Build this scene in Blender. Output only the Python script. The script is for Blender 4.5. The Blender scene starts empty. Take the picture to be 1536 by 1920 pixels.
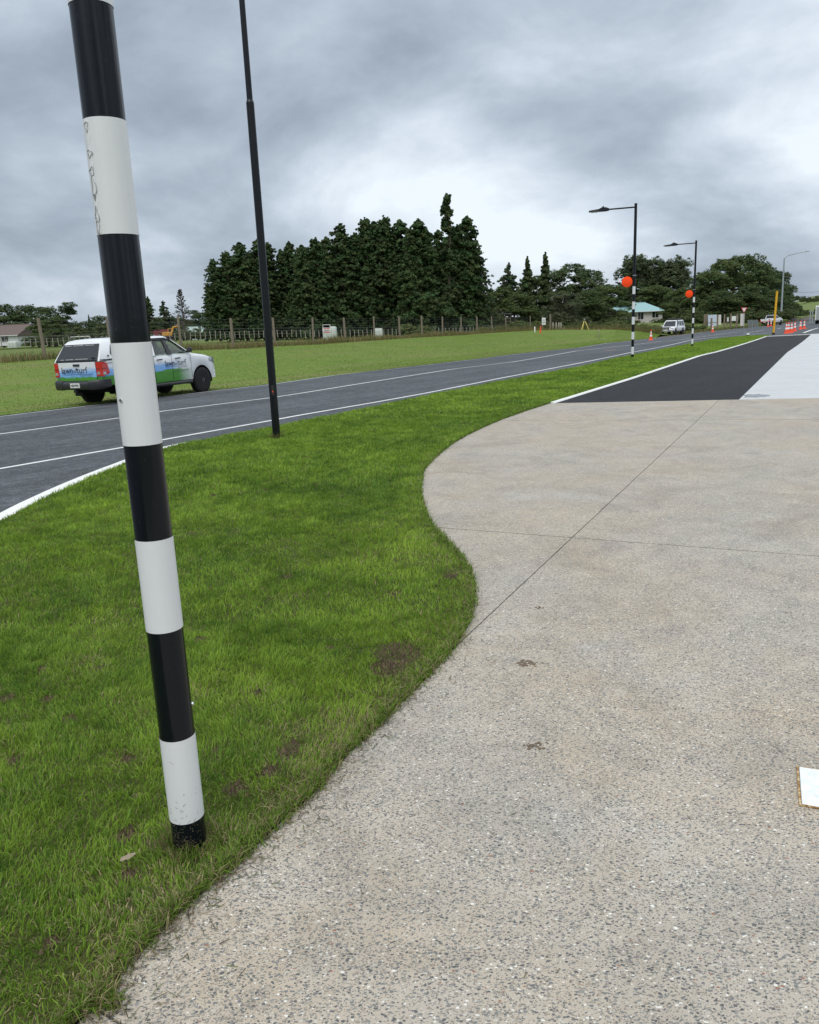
import bpy, bmesh, math, random
import numpy as np
from mathutils import Vector, Matrix

S = bpy.context.scene
COL = S.collection
R = math.radians

# ------------------------------------------------------------------ camera
F_PX, CX, CY, CAM_H = 1495.0, 768.0, 960.0, 1.73
grav = np.array([267.0, 6340.0, F_PX]); grav /= np.linalg.norm(grav)
_up = -grav
_fw = np.array([0, 0, 1.0]); _Y = _fw - _up * (_fw @ _up); _Y /= np.linalg.norm(_Y)
_X = np.cross(_Y, _up)
MW = np.array([_X, _Y, _up])
cam_data = bpy.data.cameras.new('camera')
cam_data.sensor_fit = 'HORIZONTAL'; cam_data.sensor_width = 36.0
cam_data.lens = F_PX / 1536.0 * 36.0
cam_data.clip_start = 0.05; cam_data.clip_end = 9000
cam = bpy.data.objects.new('camera', cam_data); COL.objects.link(cam)
cr, cu, cb = MW[:, 0], -MW[:, 1], -MW[:, 2]
cam.matrix_world = Matrix(((cr[0], cu[0], cb[0], 0), (cr[1], cu[1], cb[1], 0), (cr[2], cu[2], cb[2], CAM_H), (0, 0, 0, 1)))
S.camera = cam

# ------------------------------------------------------------------ sky, sun, exposure
SUN_EL, SUN_ROT = 58.0, 200.0
W = bpy.data.worlds.new('World'); S.world = W; W.use_nodes = True
nt = W.node_tree; nt.nodes.clear()
def wn(t, **k):
    n = nt.nodes.new(t)
    for a, b in k.items(): setattr(n, a, b)
    return n
def wl(a, b): nt.links.new(a, b)
def wmath(op, a, b=None, clamp=False):
    n = wn('ShaderNodeMath', operation=op, use_clamp=clamp)
    for i, v in enumerate((a, b)):
        if v is None: continue
        if isinstance(v, (int, float)): n.inputs[i].default_value = v
        else: wl(v, n.inputs[i])
    return n.outputs[0]
tc = wn('ShaderNodeTexCoord'); sx = wn('ShaderNodeSeparateXYZ'); wl(tc.outputs['Generated'], sx.inputs[0])
zc = wmath('ADD', wmath('MAXIMUM', sx.outputs[2], 0.0), 0.40)
cm = wn('ShaderNodeCombineXYZ')
wl(wmath('DIVIDE', sx.outputs[0], zc), cm.inputs[0]); wl(wmath('DIVIDE', sx.outputs[1], zc), cm.inputs[1])
def wnoise(scale, detail, rough, dist, off):
    mp = wn('ShaderNodeMapping'); wl(cm.outputs[0], mp.inputs[0]); mp.inputs['Location'].default_value = off
    n = wn('ShaderNodeTexNoise'); wl(mp.outputs[0], n.inputs['Vector'])
    n.inputs['Scale'].default_value = scale; n.inputs['Detail'].default_value = detail
    n.inputs['Roughness'].default_value = rough; n.inputs['Distortion'].default_value = dist
    return n.outputs['Fac']
n1 = wnoise(1.5, 7, 0.53, 0.25, (34.1, 18.7, 0)); n2 = wnoise(0.7, 3, 0.5, 0.25, (32.7, 13.2, 0)); n3 = wnoise(4.5, 7, 0.62, 0.5, (1.1, 5.2, 0))
mixn = wmath('ADD', wmath('ADD', wmath('MULTIPLY', n1, 0.50), wmath('MULTIPLY', n2, 0.41)), wmath('MULTIPLY', n3, 0.09))
rp = wn('ShaderNodeValToRGB'); wl(mixn, rp.inputs[0]); cr_ = rp.color_ramp
cr_.elements[0].position = 0.385; cr_.elements[0].color = (0.225, 0.272, 0.335, 1)
cr_.elements[1].position = 0.605; cr_.elements[1].color = (0.82, 0.89, 0.96, 1)
for p_, c_ in ((0.45, (0.325, 0.385, 0.462)), (0.505, (0.450, 0.520, 0.605)), (0.555, (0.62, 0.695, 0.78))):
    e = cr_.elements.new(p_); e.color = (*c_, 1)
zen = wn('ShaderNodeMapRange', interpolation_type='SMOOTHSTEP'); wl(sx.outputs[2], zen.inputs[0])
zen.inputs[1].default_value = 0.25; zen.inputs[2].default_value = 1.0; zen.inputs[3].default_value = 1.0; zen.inputs[4].default_value = 2.9
hz_ = wn('ShaderNodeMapRange', interpolation_type='SMOOTHSTEP'); wl(sx.outputs[2], hz_.inputs[0]); hz_.inputs[1].default_value = 0.3; hz_.inputs[2].default_value = 0.8
wm_ = wn('ShaderNodeMix', data_type='RGBA', blend_type='MULTIPLY'); wl(hz_.outputs[0], wm_.inputs[0]); wl(rp.outputs[0], wm_.inputs[6]); wm_.inputs[7].default_value = (1.06, 1.0, 0.92, 1)
vm = wn('ShaderNodeVectorMath', operation='SCALE'); wl(wm_.outputs[2], vm.inputs[0]); wl(zen.outputs[0], vm.inputs['Scale'])
sky = wn('ShaderNodeTexSky', sky_type='NISHITA', sun_disc=False, sun_elevation=R(SUN_EL), sun_rotation=R(SUN_ROT))
sk = wn('ShaderNodeVectorMath', operation='SCALE'); wl(sky.outputs[0], sk.inputs[0]); sk.inputs['Scale'].default_value = 0.08
mx = wn('ShaderNodeMix', data_type='RGBA'); mx.inputs[0].default_value = 0.93
wl(sk.outputs[0], mx.inputs[6]); wl(vm.outputs[0], mx.inputs[7])
bg = wn('ShaderNodeBackground'); wl(mx.outputs[2], bg.inputs[0]); bg.inputs[1].default_value = 1.0
wo = wn('ShaderNodeOutputWorld'); wl(bg.outputs[0], wo.inputs[0])

sun_d = bpy.data.lights.new('sun', 'SUN'); sun_d.energy = 1.4; sun_d.angle = R(50); sun_d.color = (1.0, 0.95, 0.89)
sun = bpy.data.objects.new('sun', sun_d); COL.objects.link(sun)
_az = R(SUN_ROT)
sd = Vector((math.sin(_az) * math.cos(R(SUN_EL)), math.cos(_az) * math.cos(R(SUN_EL)), math.sin(R(SUN_EL))))
sun.rotation_euler = sd.to_track_quat('Z', 'Y').to_euler(); sun.location = (0, 0, 60)
S.view_settings.view_transform = 'Standard'; S.view_settings.look = 'None'
S.view_settings.exposure = 0.16; S.view_settings.gamma = 1.0; S.view_settings.use_curve_mapping = False
S.render.engine = 'CYCLES'
S.cycles.use_denoising = True
S.cycles.max_bounces = 6; S.cycles.transparent_max_bounces = 12; S.cycles.diffuse_bounces = 3; S.cycles.glossy_bounces = 3
S.cycles.sample_clamp_indirect = 8

# ------------------------------------------------------------------ survey helpers
def fall(y): return 0.0 if y < 33 else -0.9 * (1 - math.exp(-(y - 33) / 45.0))
def road_z(x, y):
    u = (x + 5.66) * -0.814 + (y - 10.97) * 0.58
    return fall(y) - 0.06 - 0.0115 * max(-6.0, min(16.0, u))
def lawn_z(x, y): return fall(y)
def ray(px, py): return MW @ np.array([px - CX, py - CY, F_PX])
def ground(px, py, zf=lawn_z, off=0.0):
    d = ray(px, py); lo, hi = 0.5, 2500.0
    g = lambda yy: CAM_H + d[2] * yy / d[1] - (zf(d[0] * yy / d[1], yy) + off)
    for _ in range(60):
        m = (lo + hi) / 2
        if g(m) > 0: lo = m
        else: hi = m
    return Vector((d[0] * lo / d[1], lo, CAM_H + d[2] * lo / d[1]))
def at(px, py, y):
    d = ray(px, py); return Vector((d[0] * y / d[1], y, CAM_H + d[2] * y / d[1]))

# ------------------------------------------------------------------ object helpers
def tag(o, label=None, cat=None, group=None, kind=None):
    if label: o['label'] = label
    if cat: o['category'] = cat
    if group: o['group'] = group
    if kind: o['kind'] = kind
    return o
def empty(name, loc=(0, 0, 0), rz=0.0, parent=None):
    o = bpy.data.objects.new(name, None); COL.objects.link(o); o.location = loc; o.rotation_euler = (0, 0, rz)
    o.empty_display_size = 0.2
    if parent: o.parent = parent
    return o
def link(name, me, mat=None, parent=None):
    o = bpy.data.objects.new(name, me); COL.objects.link(o)
    if mat is not None and not me.materials: me.materials.append(mat)
    if parent: o.parent = parent
    return o
def copy_tree(o, parent=None):
    c = o.copy(); COL.objects.link(c); c.parent = parent
    for ch in o.children: copy_tree(ch, c)
    return c

class MB:
    def __init__(s): s.v = []; s.f = []
    def add(s, vs, fs):
        b = len(s.v); s.v += [tuple(p) for p in vs]; s.f += [tuple(i + b for i in f) for f in fs]; return s
    def box(s, c, d, rz=0.0, taper=1.0):
        x, y, z = d[0] / 2, d[1] / 2, d[2] / 2; ca, sa = math.cos(rz), math.sin(rz); vs = []
        for k, t in ((-1, 1.0), (1, taper)):
            for i, j in ((-1, -1), (1, -1), (1, 1), (-1, 1)):
                a, b_ = i * x * t, j * y * t
                vs.append((c[0] + a * ca - b_ * sa, c[1] + a * sa + b_ * ca, c[2] + k * z))
        return s.add(vs, [(3, 2, 1, 0), (4, 5, 6, 7), (0, 1, 5, 4), (1, 2, 6, 5), (2, 3, 7, 6), (3, 0, 4, 7)])
    def loft(s, rings, caps=True, closed=True):
        n = len(rings[0]); vs = [p for r in rings for p in r]; fs = []
        for a in range(len(rings) - 1):
            for i in range(n if closed else n - 1):
                j = (i + 1) % n
                fs.append((a * n + i, a * n + j, (a + 1) * n + j, (a + 1) * n + i))
        if caps: fs += [tuple(range(n - 1, -1, -1)), tuple(range((len(rings) - 1) * n, len(rings) * n))]
        return s.add(vs, fs)
    def tube(s, path, rad, n=10, caps=True):
        path = [Vector(p) for p in path]; rings = []
        rad = rad if isinstance(rad, (list, tuple)) else [rad] * len(path)
        ref = None
        for i, p in enumerate(path):
            t = (path[min(i + 1, len(path) - 1)] - path[max(i - 1, 0)]).normalized()
            if ref is None: ref = Vector((0, 0, 1)) if abs(t.z) < 0.9 else Vector((1, 0, 0))
            u = ref - t * ref.dot(t); u.normalize(); w = t.cross(u); ref = u
            rings.append([p + (u * math.cos(2 * math.pi * k / n) + w * math.sin(2 * math.pi * k / n)) * rad[i] for k in range(n)])
        return s.loft(rings, caps)
    def cyl(s, p0, p1, r0, r1=None, n=16, caps=True): return s.tube([p0, p1], [r0, r0 if r1 is None else r1], n, caps)
    def lathe(s, c, prof, axis='z', n=24):
        rings = []
        for r, h in prof:
            ring = []
            for k in range(n):
                a = 2 * math.pi * k / n; ca, sa = math.cos(a) * r, math.sin(a) * r
                ring.append((c[0] + ca, c[1] + sa, c[2] + h) if axis == 'z' else (c[0] + ca, c[1] + h, c[2] + sa) if axis == 'y' else (c[0] + h, c[1] + ca, c[2] + sa))
            rings.append(ring)
        return s.loft(rings, True)
    def poly(s, pts, thick=None):
        if thick is None: return s.add(pts, [tuple(range(len(pts)))])
        t = Vector(thick); return s.loft([[Vector(p) for p in pts], [Vector(p) + t for p in pts]])
    def mesh(s, name, smooth=None, bevel=0.0, seg=1):
        bm = bmesh.new(); vs = [bm.verts.new(p) for p in s.v]
        for f in s.f:
            try: bm.faces.new([vs[i] for i in f])
            except ValueError: pass
        bmesh.ops.recalc_face_normals(bm, faces=bm.faces)
        if bevel > 0:
            es = [e for e in bm.edges if len(e.link_faces) == 2 and e.calc_face_angle(0) > 0.5]
            bmesh.ops.bevel(bm, geom=es, offset=bevel, segments=seg, profile=0.6, affect='EDGES', clamp_overlap=True)
        if smooth is not None:
            for f in bm.faces: f.smooth = True
            for e in bm.edges:
                if len(e.link_faces) == 2 and e.calc_face_angle(0) > R(smooth): e.smooth = False
        me = bpy.data.meshes.new(name); bm.to_mesh(me); bm.free(); return me
    def build(s, name, mat, parent=None, smooth=None, bevel=0.0, seg=1): return link(name, s.mesh(name, smooth, bevel, seg), mat, parent)

def np_mesh(name, V, T, mat, col=None, parent=None):
    V = np.ascontiguousarray(V, dtype=np.float32); T = np.ascontiguousarray(T, dtype=np.int32)
    k = T.shape[1]; me = bpy.data.meshes.new(name)
    me.vertices.add(len(V)); me.vertices.foreach_set('co', V.ravel())
    me.loops.add(T.size); me.loops.foreach_set('vertex_index', T.ravel())
    me.polygons.add(len(T)); me.polygons.foreach_set('loop_start', np.arange(0, T.size, k, dtype=np.int32))
    me.update(calc_edges=True)
    if col is not None:
        ca = me.color_attributes.new('Col', 'FLOAT_COLOR', 'POINT')
        c4 = np.ones((len(V), 4), np.float32); c4[:, :3] = col; ca.data.foreach_set('color', c4.ravel())
    return link(name, me, mat, parent)

def vnoise(x, y, seed=0):
    xi, yi = np.floor(x).astype(np.int64), np.floor(y).astype(np.int64); fx, fy = x - xi, y - yi
    fx, fy = fx * fx * (3 - 2 * fx), fy * fy * (3 - 2 * fy)
    def h(a, b):
        n = (a * 374761393 + b * 668265263 + seed * 974711) & 0x7fffffff
        n = ((n ^ (n >> 13)) * 1274126177) & 0x7fffffff
        return ((n ^ (n >> 16)) & 0xffff) / 65535.0
    return (h(xi, yi) * (1 - fx) + h(xi + 1, yi) * fx) * (1 - fy) + (h(xi, yi + 1) * (1 - fx) + h(xi + 1, yi + 1) * fx) * fy
def fnoise(x, y, seed=0): return 0.5 * vnoise(x, y, seed) + 0.3 * vnoise(x * 2.1, y * 2.1, seed + 1) + 0.2 * vnoise(x * 4.3, y * 4.3, seed + 2)
def inside(px, py, poly):
    r = np.zeros(len(px), bool); n = len(poly)
    for i in range(n):
        x0, y0 = poly[i][:2]; x1, y1 = poly[(i + 1) % n][:2]
        if y0 == y1: continue
        c = ((y0 > py) != (y1 > py)) & (px < (x1 - x0) * (py - y0) / (y1 - y0) + x0); r ^= c
    return r
def seg_dist(px, py, line):
    d = np.full(len(px), 1e9)
    for (x0, y0), (x1, y1) in zip([p[:2] for p in line[:-1]], [p[:2] for p in line[1:]]):
        ex, ey = x1 - x0, y1 - y0; t = np.clip(((px - x0) * ex + (py - y0) * ey) / (ex * ex + ey * ey + 1e-9), 0, 1)
        d = np.minimum(d, np.hypot(px - x0 - t * ex, py - y0 - t * ey))
    return d
def smooth_line(pts, n=6):
    out = []; P = [Vector(p) for p in pts]; P = [P[0] * 2 - P[1]] + P + [P[-1] * 2 - P[-2]]
    for i in range(1, len(P) - 2):
        for k in range(n):
            t = k / n; a, b, c, d = P[i - 1], P[i], P[i + 1], P[i + 2]
            out.append(0.5 * ((2 * b) + (c - a) * t + (2 * a - 5 * b + 4 * c - d) * t * t + (3 * b - a - 3 * c + d) * t ** 3))
    out.append(P[-2]); return out

# ------------------------------------------------------------------ materials
MATS = {}
class NM:
    def __init__(s, name):
        s.m = bpy.data.materials.new(name); s.m.use_nodes = True; s.t = s.m.node_tree
        s.b = s.t.nodes['Principled BSDF']; s.o = s.t.nodes['Material Output']; s._p = None
    def n(s, t, ins=None, **k):
        x = s.t.nodes.new(t)
        for a, b in k.items(): setattr(x, a, b)
        for a, b in (ins or {}).items(): s.put(x.inputs[a], b)
        return x
    def put(s, i, v):
        if hasattr(v, 'is_output'): s.t.links.new(v, i)
        elif isinstance(v, (tuple, list)) and len(v) == 3 and i.type == 'RGBA': i.default_value = (*v, 1)
        else: i.default_value = v
    def pos(s):
        if s._p is None: s._p = s.n('ShaderNodeTexCoord').outputs['Object']
        return s._p
    def mapped(s, scale, loc=(0, 0, 0)): return s.n('ShaderNodeMapping', {'Vector': s.pos(), 'Scale': scale, 'Location': loc}).outputs[0]
    def noise(s, scale, detail=4, rough=0.55, vec=None, dist=0.0):
        return s.n('ShaderNodeTexNoise', {'Vector': vec if vec is not None else s.pos(), 'Scale': scale, 'Detail': detail, 'Roughness': rough, 'Distortion': dist}).outputs['Fac']
    def ramp(s, fac, stops, interp='LINEAR'):
        r = s.n('ShaderNodeValToRGB', {'Fac': fac}); c = r.color_ramp; c.interpolation = interp
        while len(c.elements) < len(stops): c.elements.new(0.5)
        for e, (p, q) in zip(c.elements, stops):
            e.position = p; e.color = (*q, 1) if isinstance(q, (tuple, list)) else (q, q, q, 1)
        return r.outputs['Color']
    def mix(s, f, a, b, mode='MIX'):
        x = s.n('ShaderNodeMix', data_type='RGBA', blend_type=mode); s.put(x.inputs[0], f); s.put(x.inputs[6], a); s.put(x.inputs[7], b); return x.outputs[2]
    def math(s, op, a, b=None, c=None, clamp=False):
        x = s.n('ShaderNodeMath', operation=op, use_clamp=clamp)
        for i, v in enumerate((a, b, c)):
            if v is not None: s.put(x.inputs[i], v)
        return x.outputs[0]
    def xyz(s): x = s.n('ShaderNodeSeparateXYZ', {'Vector': s.pos()}); return x.outputs
    def rng(s, v, a, b, c=0.0, d=1.0): return s.n('ShaderNodeMapRange', {0: v, 1: a, 2: b, 3: c, 4: d}).outputs[0]
    def bump(s, h, strength=0.3, dist=0.01):
        s.put(s.b.inputs['Normal'], s.n('ShaderNodeBump', {'Height': h, 'Strength': strength, 'Distance': dist}).outputs[0])
    def set(s, **k):
        for a, b in k.items(): s.put(s.b.inputs[{'color': 'Base Color', 'rough': 'Roughness', 'metal': 'Metallic', 'coat': 'Coat Weight', 'spec': 'Specular IOR Level', 'alpha': 'Alpha', 'trans': 'Transmission Weight'}.get(a, a)], b)
        return s
def plain(name, c, rough=0.5, metal=0.0, var=0.12, scale=9.0, coat=0.0, bump=0.0, spec=0.5):
    if name in MATS: return MATS[name]
    M = NM(name); f = M.noise(scale, 5, 0.6)
    lo = tuple(x * (1 - var) for x in c); hi = tuple(min(1, x * (1 + var)) for x in c)
    M.set(color=M.mix(f, lo, hi), rough=M.rng(M.noise(scale * 2.3, 3), 0.2, 0.8, max(0.02, rough - 0.08), min(1, rough + 0.08)), metal=metal, coat=coat, spec=spec)
    if bump: M.bump(f, bump, 0.01)
    MATS[name] = M.m; return M.m

def mat_foliage(name, gain=(1, 1, 1), trans=0.25, rough=0.6):
    M = NM(name); a = M.n('ShaderNodeVertexColor', layer_name='Col')
    c = M.mix(1.0, a.outputs['Color'], gain, 'MULTIPLY')
    M.set(color=c, rough=rough, spec=0.12)
    tr = M.n('ShaderNodeBsdfTranslucent', {'Color': c}); ms = M.n('ShaderNodeMixShader', {'Fac': trans})
    M.t.links.new(M.b.outputs[0], ms.inputs[1]); M.t.links.new(tr.outputs[0], ms.inputs[2]); M.t.links.new(ms.outputs[0], M.o.inputs[0])
    return M.m
GRASS = mat_foliage('grass_blades', trans=0.3, rough=0.5)
LEAF = mat_foliage('leaves', gain=(1.0, 1.0, 1.0), trans=0.28)

def mat_concrete():
    M = NM('exposed_aggregate'); p = M.pos()
    wob = M.n('ShaderNodeTexNoise', {'Vector': p, 'Scale': 90.0, 'Detail': 2.0}).outputs['Color']
    v = M.n('ShaderNodeVectorMath', {0: wob, 1: (-0.5, -0.5, -0.5)}, operation='ADD').outputs[0]
    v = M.n('ShaderNodeVectorMath', {0: v}, operation='SCALE'); v.inputs['Scale'].default_value = 0.010
    vec = M.n('ShaderNodeVectorMath', {0: p, 1: v.outputs[0]}, operation='ADD').outputs[0]
    big = M.noise(0.55, 4, 0.6); med = M.noise(2.6, 5, 0.65)
    matrix = M.mix(M.rng(big, 0.42, 0.58), (0.480, 0.390, 0.280), (0.412, 0.375, 0.322))
    matrix = M.mix(M.rng(med, 0.3, 0.75), matrix, (0.50, 0.445, 0.37))
    matrix = M.mix(M.rng(M.noise(1.1, 5, 0.62, M.mapped((1, 1, 1), (4, 9, 0))), 0.56, 0.74, 0, 0.7), matrix, (0.54, 0.515, 0.465))
    dens = M.rng(M.noise(5.0, 4, 0.6), 0.3, 0.7, 0.55, 1.25)
    matrix = M.mix(M.math('MULTIPLY', M.noise(420, 3, 0.7), 0.55), matrix, (0.26, 0.225, 0.185))
    def layer(scale, off, rmin, rmax, sx, cover, rot):
        mp = M.n('ShaderNodeMapping', {'Vector': vec, 'Scale': (sx, 1, 1), 'Location': (off, off * 2, 0), 'Rotation': (0, 0, rot)}).outputs[0]
        vo = M.n('ShaderNodeTexVoronoi', {'Vector': mp, 'Scale': scale, 'Randomness': 0.95}, feature='F1', voronoi_dimensions='2D')
        s3 = M.n('ShaderNodeSeparateColor', {'Color': vo.outputs['Color']})
        rr = M.math('MULTIPLY_ADD', s3.outputs[0], rmax - rmin, rmin)
        d = M.math('SUBTRACT', rr, vo.outputs['Distance'])
        m = M.rng(d, -0.03, 0.03); m = M.math('MULTIPLY', m, M.math('LESS_THAN', s3.outputs[1], M.math('MULTIPLY', dens, cover)))
        col = M.ramp(s3.outputs[2], [(0.0, (0.098, 0.098, 0.098)), (0.2, (0.165, 0.163, 0.158)), (0.40, (0.235, 0.226, 0.205)), (0.56, (0.265, 0.228, 0.18)), (0.74, (0.165, 0.17, 0.16)), (0.86, (0.66, 0.635, 0.57)), (0.92, (0.46, 0.43, 0.365)), (0.992, (0.27, 0.135, 0.085))], 'CONSTANT')
        return m, col
    c = matrix; h = None
    for a in ((190, 3.7, 0.14, 0.40, 0.8, 0.68, 0.5), (128, 0.0, 0.14, 0.46, 0.64, 0.64, -0.6), (92, 1.3, 0.12, 0.40, 0.68, 0.38, 0.2)):
        m, col = layer(*a); c = M.mix(m, c, col); h = m if h is None else M.math('MAXIMUM', h, m)
    st = M.ramp(M.noise(1.3, 6, 0.7, dist=1.2), [(0.34, 0.84), (0.50, 1.0), (0.7, 1.07)])
    c = M.mix(1.0, c, st, 'MULTIPLY')
    M.set(color=c, rough=M.mix(h, (0.9, 0.9, 0.9), (0.62, 0.62, 0.62)), spec=0.35)
    M.bump(M.math('ADD', M.math('MULTIPLY', h, 0.7), M.math('MULTIPLY', M.noise(300, 3), 0.5)), 0.55, 0.003)
    return M.m
CONCRETE = mat_concrete()
def mat_asphalt(name, lo, hi, stone, patch=0.35, rough=0.85, streak=0.5):
    M = NM(name); vo = M.n('ShaderNodeTexVoronoi', {'Vector': M.pos(), 'Scale': 95.0}, voronoi_dimensions='2D')
    s3 = M.n('ShaderNodeSeparateColor', {'Color': vo.outputs['Color']})
    c = M.mix(s3.outputs[0], lo, hi); c = M.mix(M.math('GREATER_THAN', s3.outputs[1], 0.86), c, stone)
    big = M.noise(0.5, 5, 0.65); c = M.mix(M.math('MULTIPLY', M.rng(big, 0.35, 0.7), patch), c, tuple(x * 1.7 for x in hi))
    rot = M.n('ShaderNodeMapping', {'Vector': M.pos(), 'Rotation': (0, 0, R(-54.5))}).outputs[0]
    rot = M.n('ShaderNodeMapping', {'Vector': rot, 'Scale': (0.05, 1.3, 1)}).outputs[0]
    c = M.mix(M.math('MULTIPLY', M.rng(M.noise(1.0, 4, 0.6, rot), 0.4, 0.75), streak), c, tuple(x * 0.5 for x in lo))
    c = M.mix(1.0, c, M.ramp(M.noise(6.0, 8, 0.8), [(0.3, 0.60), (0.5, 1.0), (0.72, 1.5)]), 'MULTIPLY')
    M.set(color=c, rough=rough, spec=0.10); M.bump(M.math('ADD', vo.outputs['Distance'], M.noise(40, 3)), 0.5, 0.006); return M.m
ROAD = mat_asphalt('chip_seal', (0.052, 0.057, 0.063), (0.098, 0.105, 0.114), (0.18, 0.187, 0.194))
PATH = mat_asphalt('fresh_asphalt', (0.016, 0.016, 0.018), (0.028, 0.028, 0.031), (0.045, 0.045, 0.049), 0.30, 0.7, 0.4)
def mat_paint(name, c, wear=0.45, under=(0.11, 0.115, 0.12)):
    M = NM(name); w = M.ramp(M.math('ADD', M.math('MULTIPLY', M.noise(38, 5, 0.7), 0.6), M.math('MULTIPLY', M.noise(2.2, 3), 0.4)), [(wear - 0.06, 0.0), (wear + 0.04, 1.0)])
    M.set(color=M.mix(w, under, M.mix(M.noise(9, 4), tuple(x * 0.85 for x in c), c)), rough=0.6); M.bump(M.noise(120, 3), 0.3, 0.003); return M.m
LINE = mat_paint('road_paint', (0.74, 0.74, 0.72), 0.39)
LINE_WORN = mat_paint('worn_road_paint', (0.62, 0.62, 0.60), 0.44)
ORANGE_MARK = mat_paint('orange_survey_paint', (0.6, 0.2, 0.08), 0.5)
def mat_ground(name, cols, scale=6.0, streak=None, bump=0.5):
    M = NM(name); a = M.noise(scale, 6, 0.7); b = M.noise(scale * 0.12, 4, 0.6)
    c = M.ramp(M.math('ADD', M.math('MULTIPLY', a, 0.55), M.math('MULTIPLY', b, 0.45)), [(0.33 + 0.34 * i / (len(cols) - 1), q) for i, q in enumerate(cols)])
    if streak:
        ang, sc, colr = streak
        v = M.n('ShaderNodeMapping', {'Vector': M.pos(), 'Rotation': (0, 0, -ang)}).outputs[0]
        v = M.n('ShaderNodeMapping', {'Vector': v, 'Scale': sc}).outputs[0]
        c = M.mix(M.rng(M.noise(1.0, 5, 0.65, v), 0.5, 0.72, 0, 0.75), c, colr)
    f = M.noise(scale * 9, 4, 0.75); c = M.mix(M.rng(f, 0.35, 0.6, 0.45, 0.0), c, tuple(x * 0.6 for x in cols[0]))
    M.set(color=c, rough=0.95, spec=0.15); M.bump(f, bump, 0.05); return M.m
SOIL = mat_ground('lawn_soil', [(0.055, 0.075, 0.018), (0.075, 0.09, 0.025), (0.12, 0.095, 0.05)], 9.0)
VERGE = mat_ground('mown_verge', [(0.105, 0.165, 0.030), (0.14, 0.205, 0.040), (0.18, 0.225, 0.055)], 2.2, (R(60), (0.05, 0.55, 1), (0.235, 0.205, 0.095)))
PADDOCK = mat_ground('paddock_grass', [(0.09, 0.135, 0.03), (0.125, 0.165, 0.042), (0.17, 0.165, 0.062)], 0.8)
DIRT = plain('joint_dirt', (0.055, 0.045, 0.035), 0.95)
WHITE_CONC = None
def mat_pale():
    M = NM('pale_concrete'); c = M.mix(M.noise(0.8, 5, 0.65), (0.42, 0.43, 0.435), (0.56, 0.57, 0.57)); c = M.mix(M.math('MULTIPLY', M.noise(120, 3, 0.7), 0.3), c, (0.36, 0.36, 0.355)); c = M.mix(M.rng(M.noise(2.2, 6, 0.7, M.mapped((.35, 1, 1))), 0.55, 0.75, 0, .45), c, (0.33, 0.325, 0.31))
    M.set(color=c, rough=M.rng(M.noise(1.7, 4), 0.35, 0.65, 0.35, 0.75)); M.bump(M.noise(60, 4), 0.2, 0.004); return M.m
PALE = mat_pale()
def mat_kerb():
    M = NM('kerb_white'); c = M.mix(M.noise(6, 5, 0.7), (0.62, 0.61, 0.57), (0.78, 0.78, 0.75)); c = M.mix(M.ramp(M.noise(45, 5, 0.75), [(0.62, 0.0), (0.72, 0.8)]), c, (0.12, 0.11, 0.08))
    M.set(color=c, rough=0.8); M.bump(M.noise(60, 4), 0.3, 0.004); return M.m
KERB = mat_kerb()
def mat_band(name, c, rough, streak, spec=0.5):
    M = NM(name); v = M.mapped((22, 22, 0.7)); s = M.noise(1.0, 4, 0.6, v)
    q = M.mix(s, tuple(x * (1 - streak) for x in c), tuple(min(1, x * (1 + streak)) for x in c))
    sp = M.ramp(M.noise(70, 3, 0.8), [(0.70, 0.0), (0.76, 0.35)]); q = M.mix(sp, q, (0.25, 0.23, 0.18))
    M.set(color=q, rough=M.rng(s, 0.3, 0.7, rough - 0.05, rough + 0.08), spec=spec); M.bump(M.math('ADD', s, M.math('MULTIPLY', M.noise(14, 2), 0.6)), 0.22, 0.006); return M.m
BLACK_BAND = mat_band('black_vinyl', (0.0045, 0.006, 0.009), 0.15, 0.3, 0.30)
WHITE_BAND = mat_band('white_vinyl', (0.66, 0.67, 0.67), 0.38, 0.03)
BLACK_POLE = mat_band('black_powder_coat', (0.006, 0.007, 0.009), 0.26, 0.25, 0.3)
STEEL = plain('galvanised_steel', (0.42, 0.44, 0.45), 0.45, 0.8)
GALV_POLE = plain('galvanised_pole', (0.32, 0.36, 0.37), 0.55, 0.3)
CHROME = plain('bright_screw', (0.7, 0.7, 0.7), 0.2, 1.0)
RUBBER = plain('black_rubber', (0.018, 0.018, 0.019), 0.8, var=0.3, scale=30, spec=0.25)
BLACK_PLASTIC = plain('black_plastic', (0.022, 0.022, 0.024), 0.45, var=0.2, scale=14)
DARK = plain('underbody', (0.012, 0.012, 0.012), 0.9, spec=0.1)
WHITE_PAINT = plain('white_car_paint', (0.74, 0.75, 0.76), 0.22, coat=0.6, var=0.03, scale=2)
DARK_GLASS = plain('tinted_glass', (0.028, 0.032, 0.036), 0.06, var=0.1, spec=0.45)
PLATE = plain('plate_white', (0.75, 0.75, 0.73), 0.4, var=0.04)
INK = plain('black_ink', (0.02, 0.02, 0.025), 0.5)
INK_GREY = plain('grey_ink', (0.07, 0.075, 0.085), 0.5)
CLEAR_LAMP = plain('clear_lamp', (0.55, 0.57, 0.6), 0.08, 0.6)
ORANGE = plain('fluoro_orange', (0.98, 0.075, 0.012), 0.7, var=0.02, spec=0.2)
CONE_ORANGE = plain('cone_orange', (0.82, 0.085, 0.028), 0.55, var=0.12, scale=20)
CONE_WHITE = plain('cone_reflective', (0.8, 0.8, 0.8), 0.4, var=0.05)
YELLOW = plain('yellow_paint', (0.68, 0.36, 0.012), 0.5, var=0.14)
WOOD_POST = plain('weathered_post', (0.19, 0.155, 0.115), 0.9, var=0.35, scale=12, bump=0.3)
PALE_POST = plain('pale_post', (0.27, 0.245, 0.195), 0.9, var=0.3, scale=12)
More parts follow.
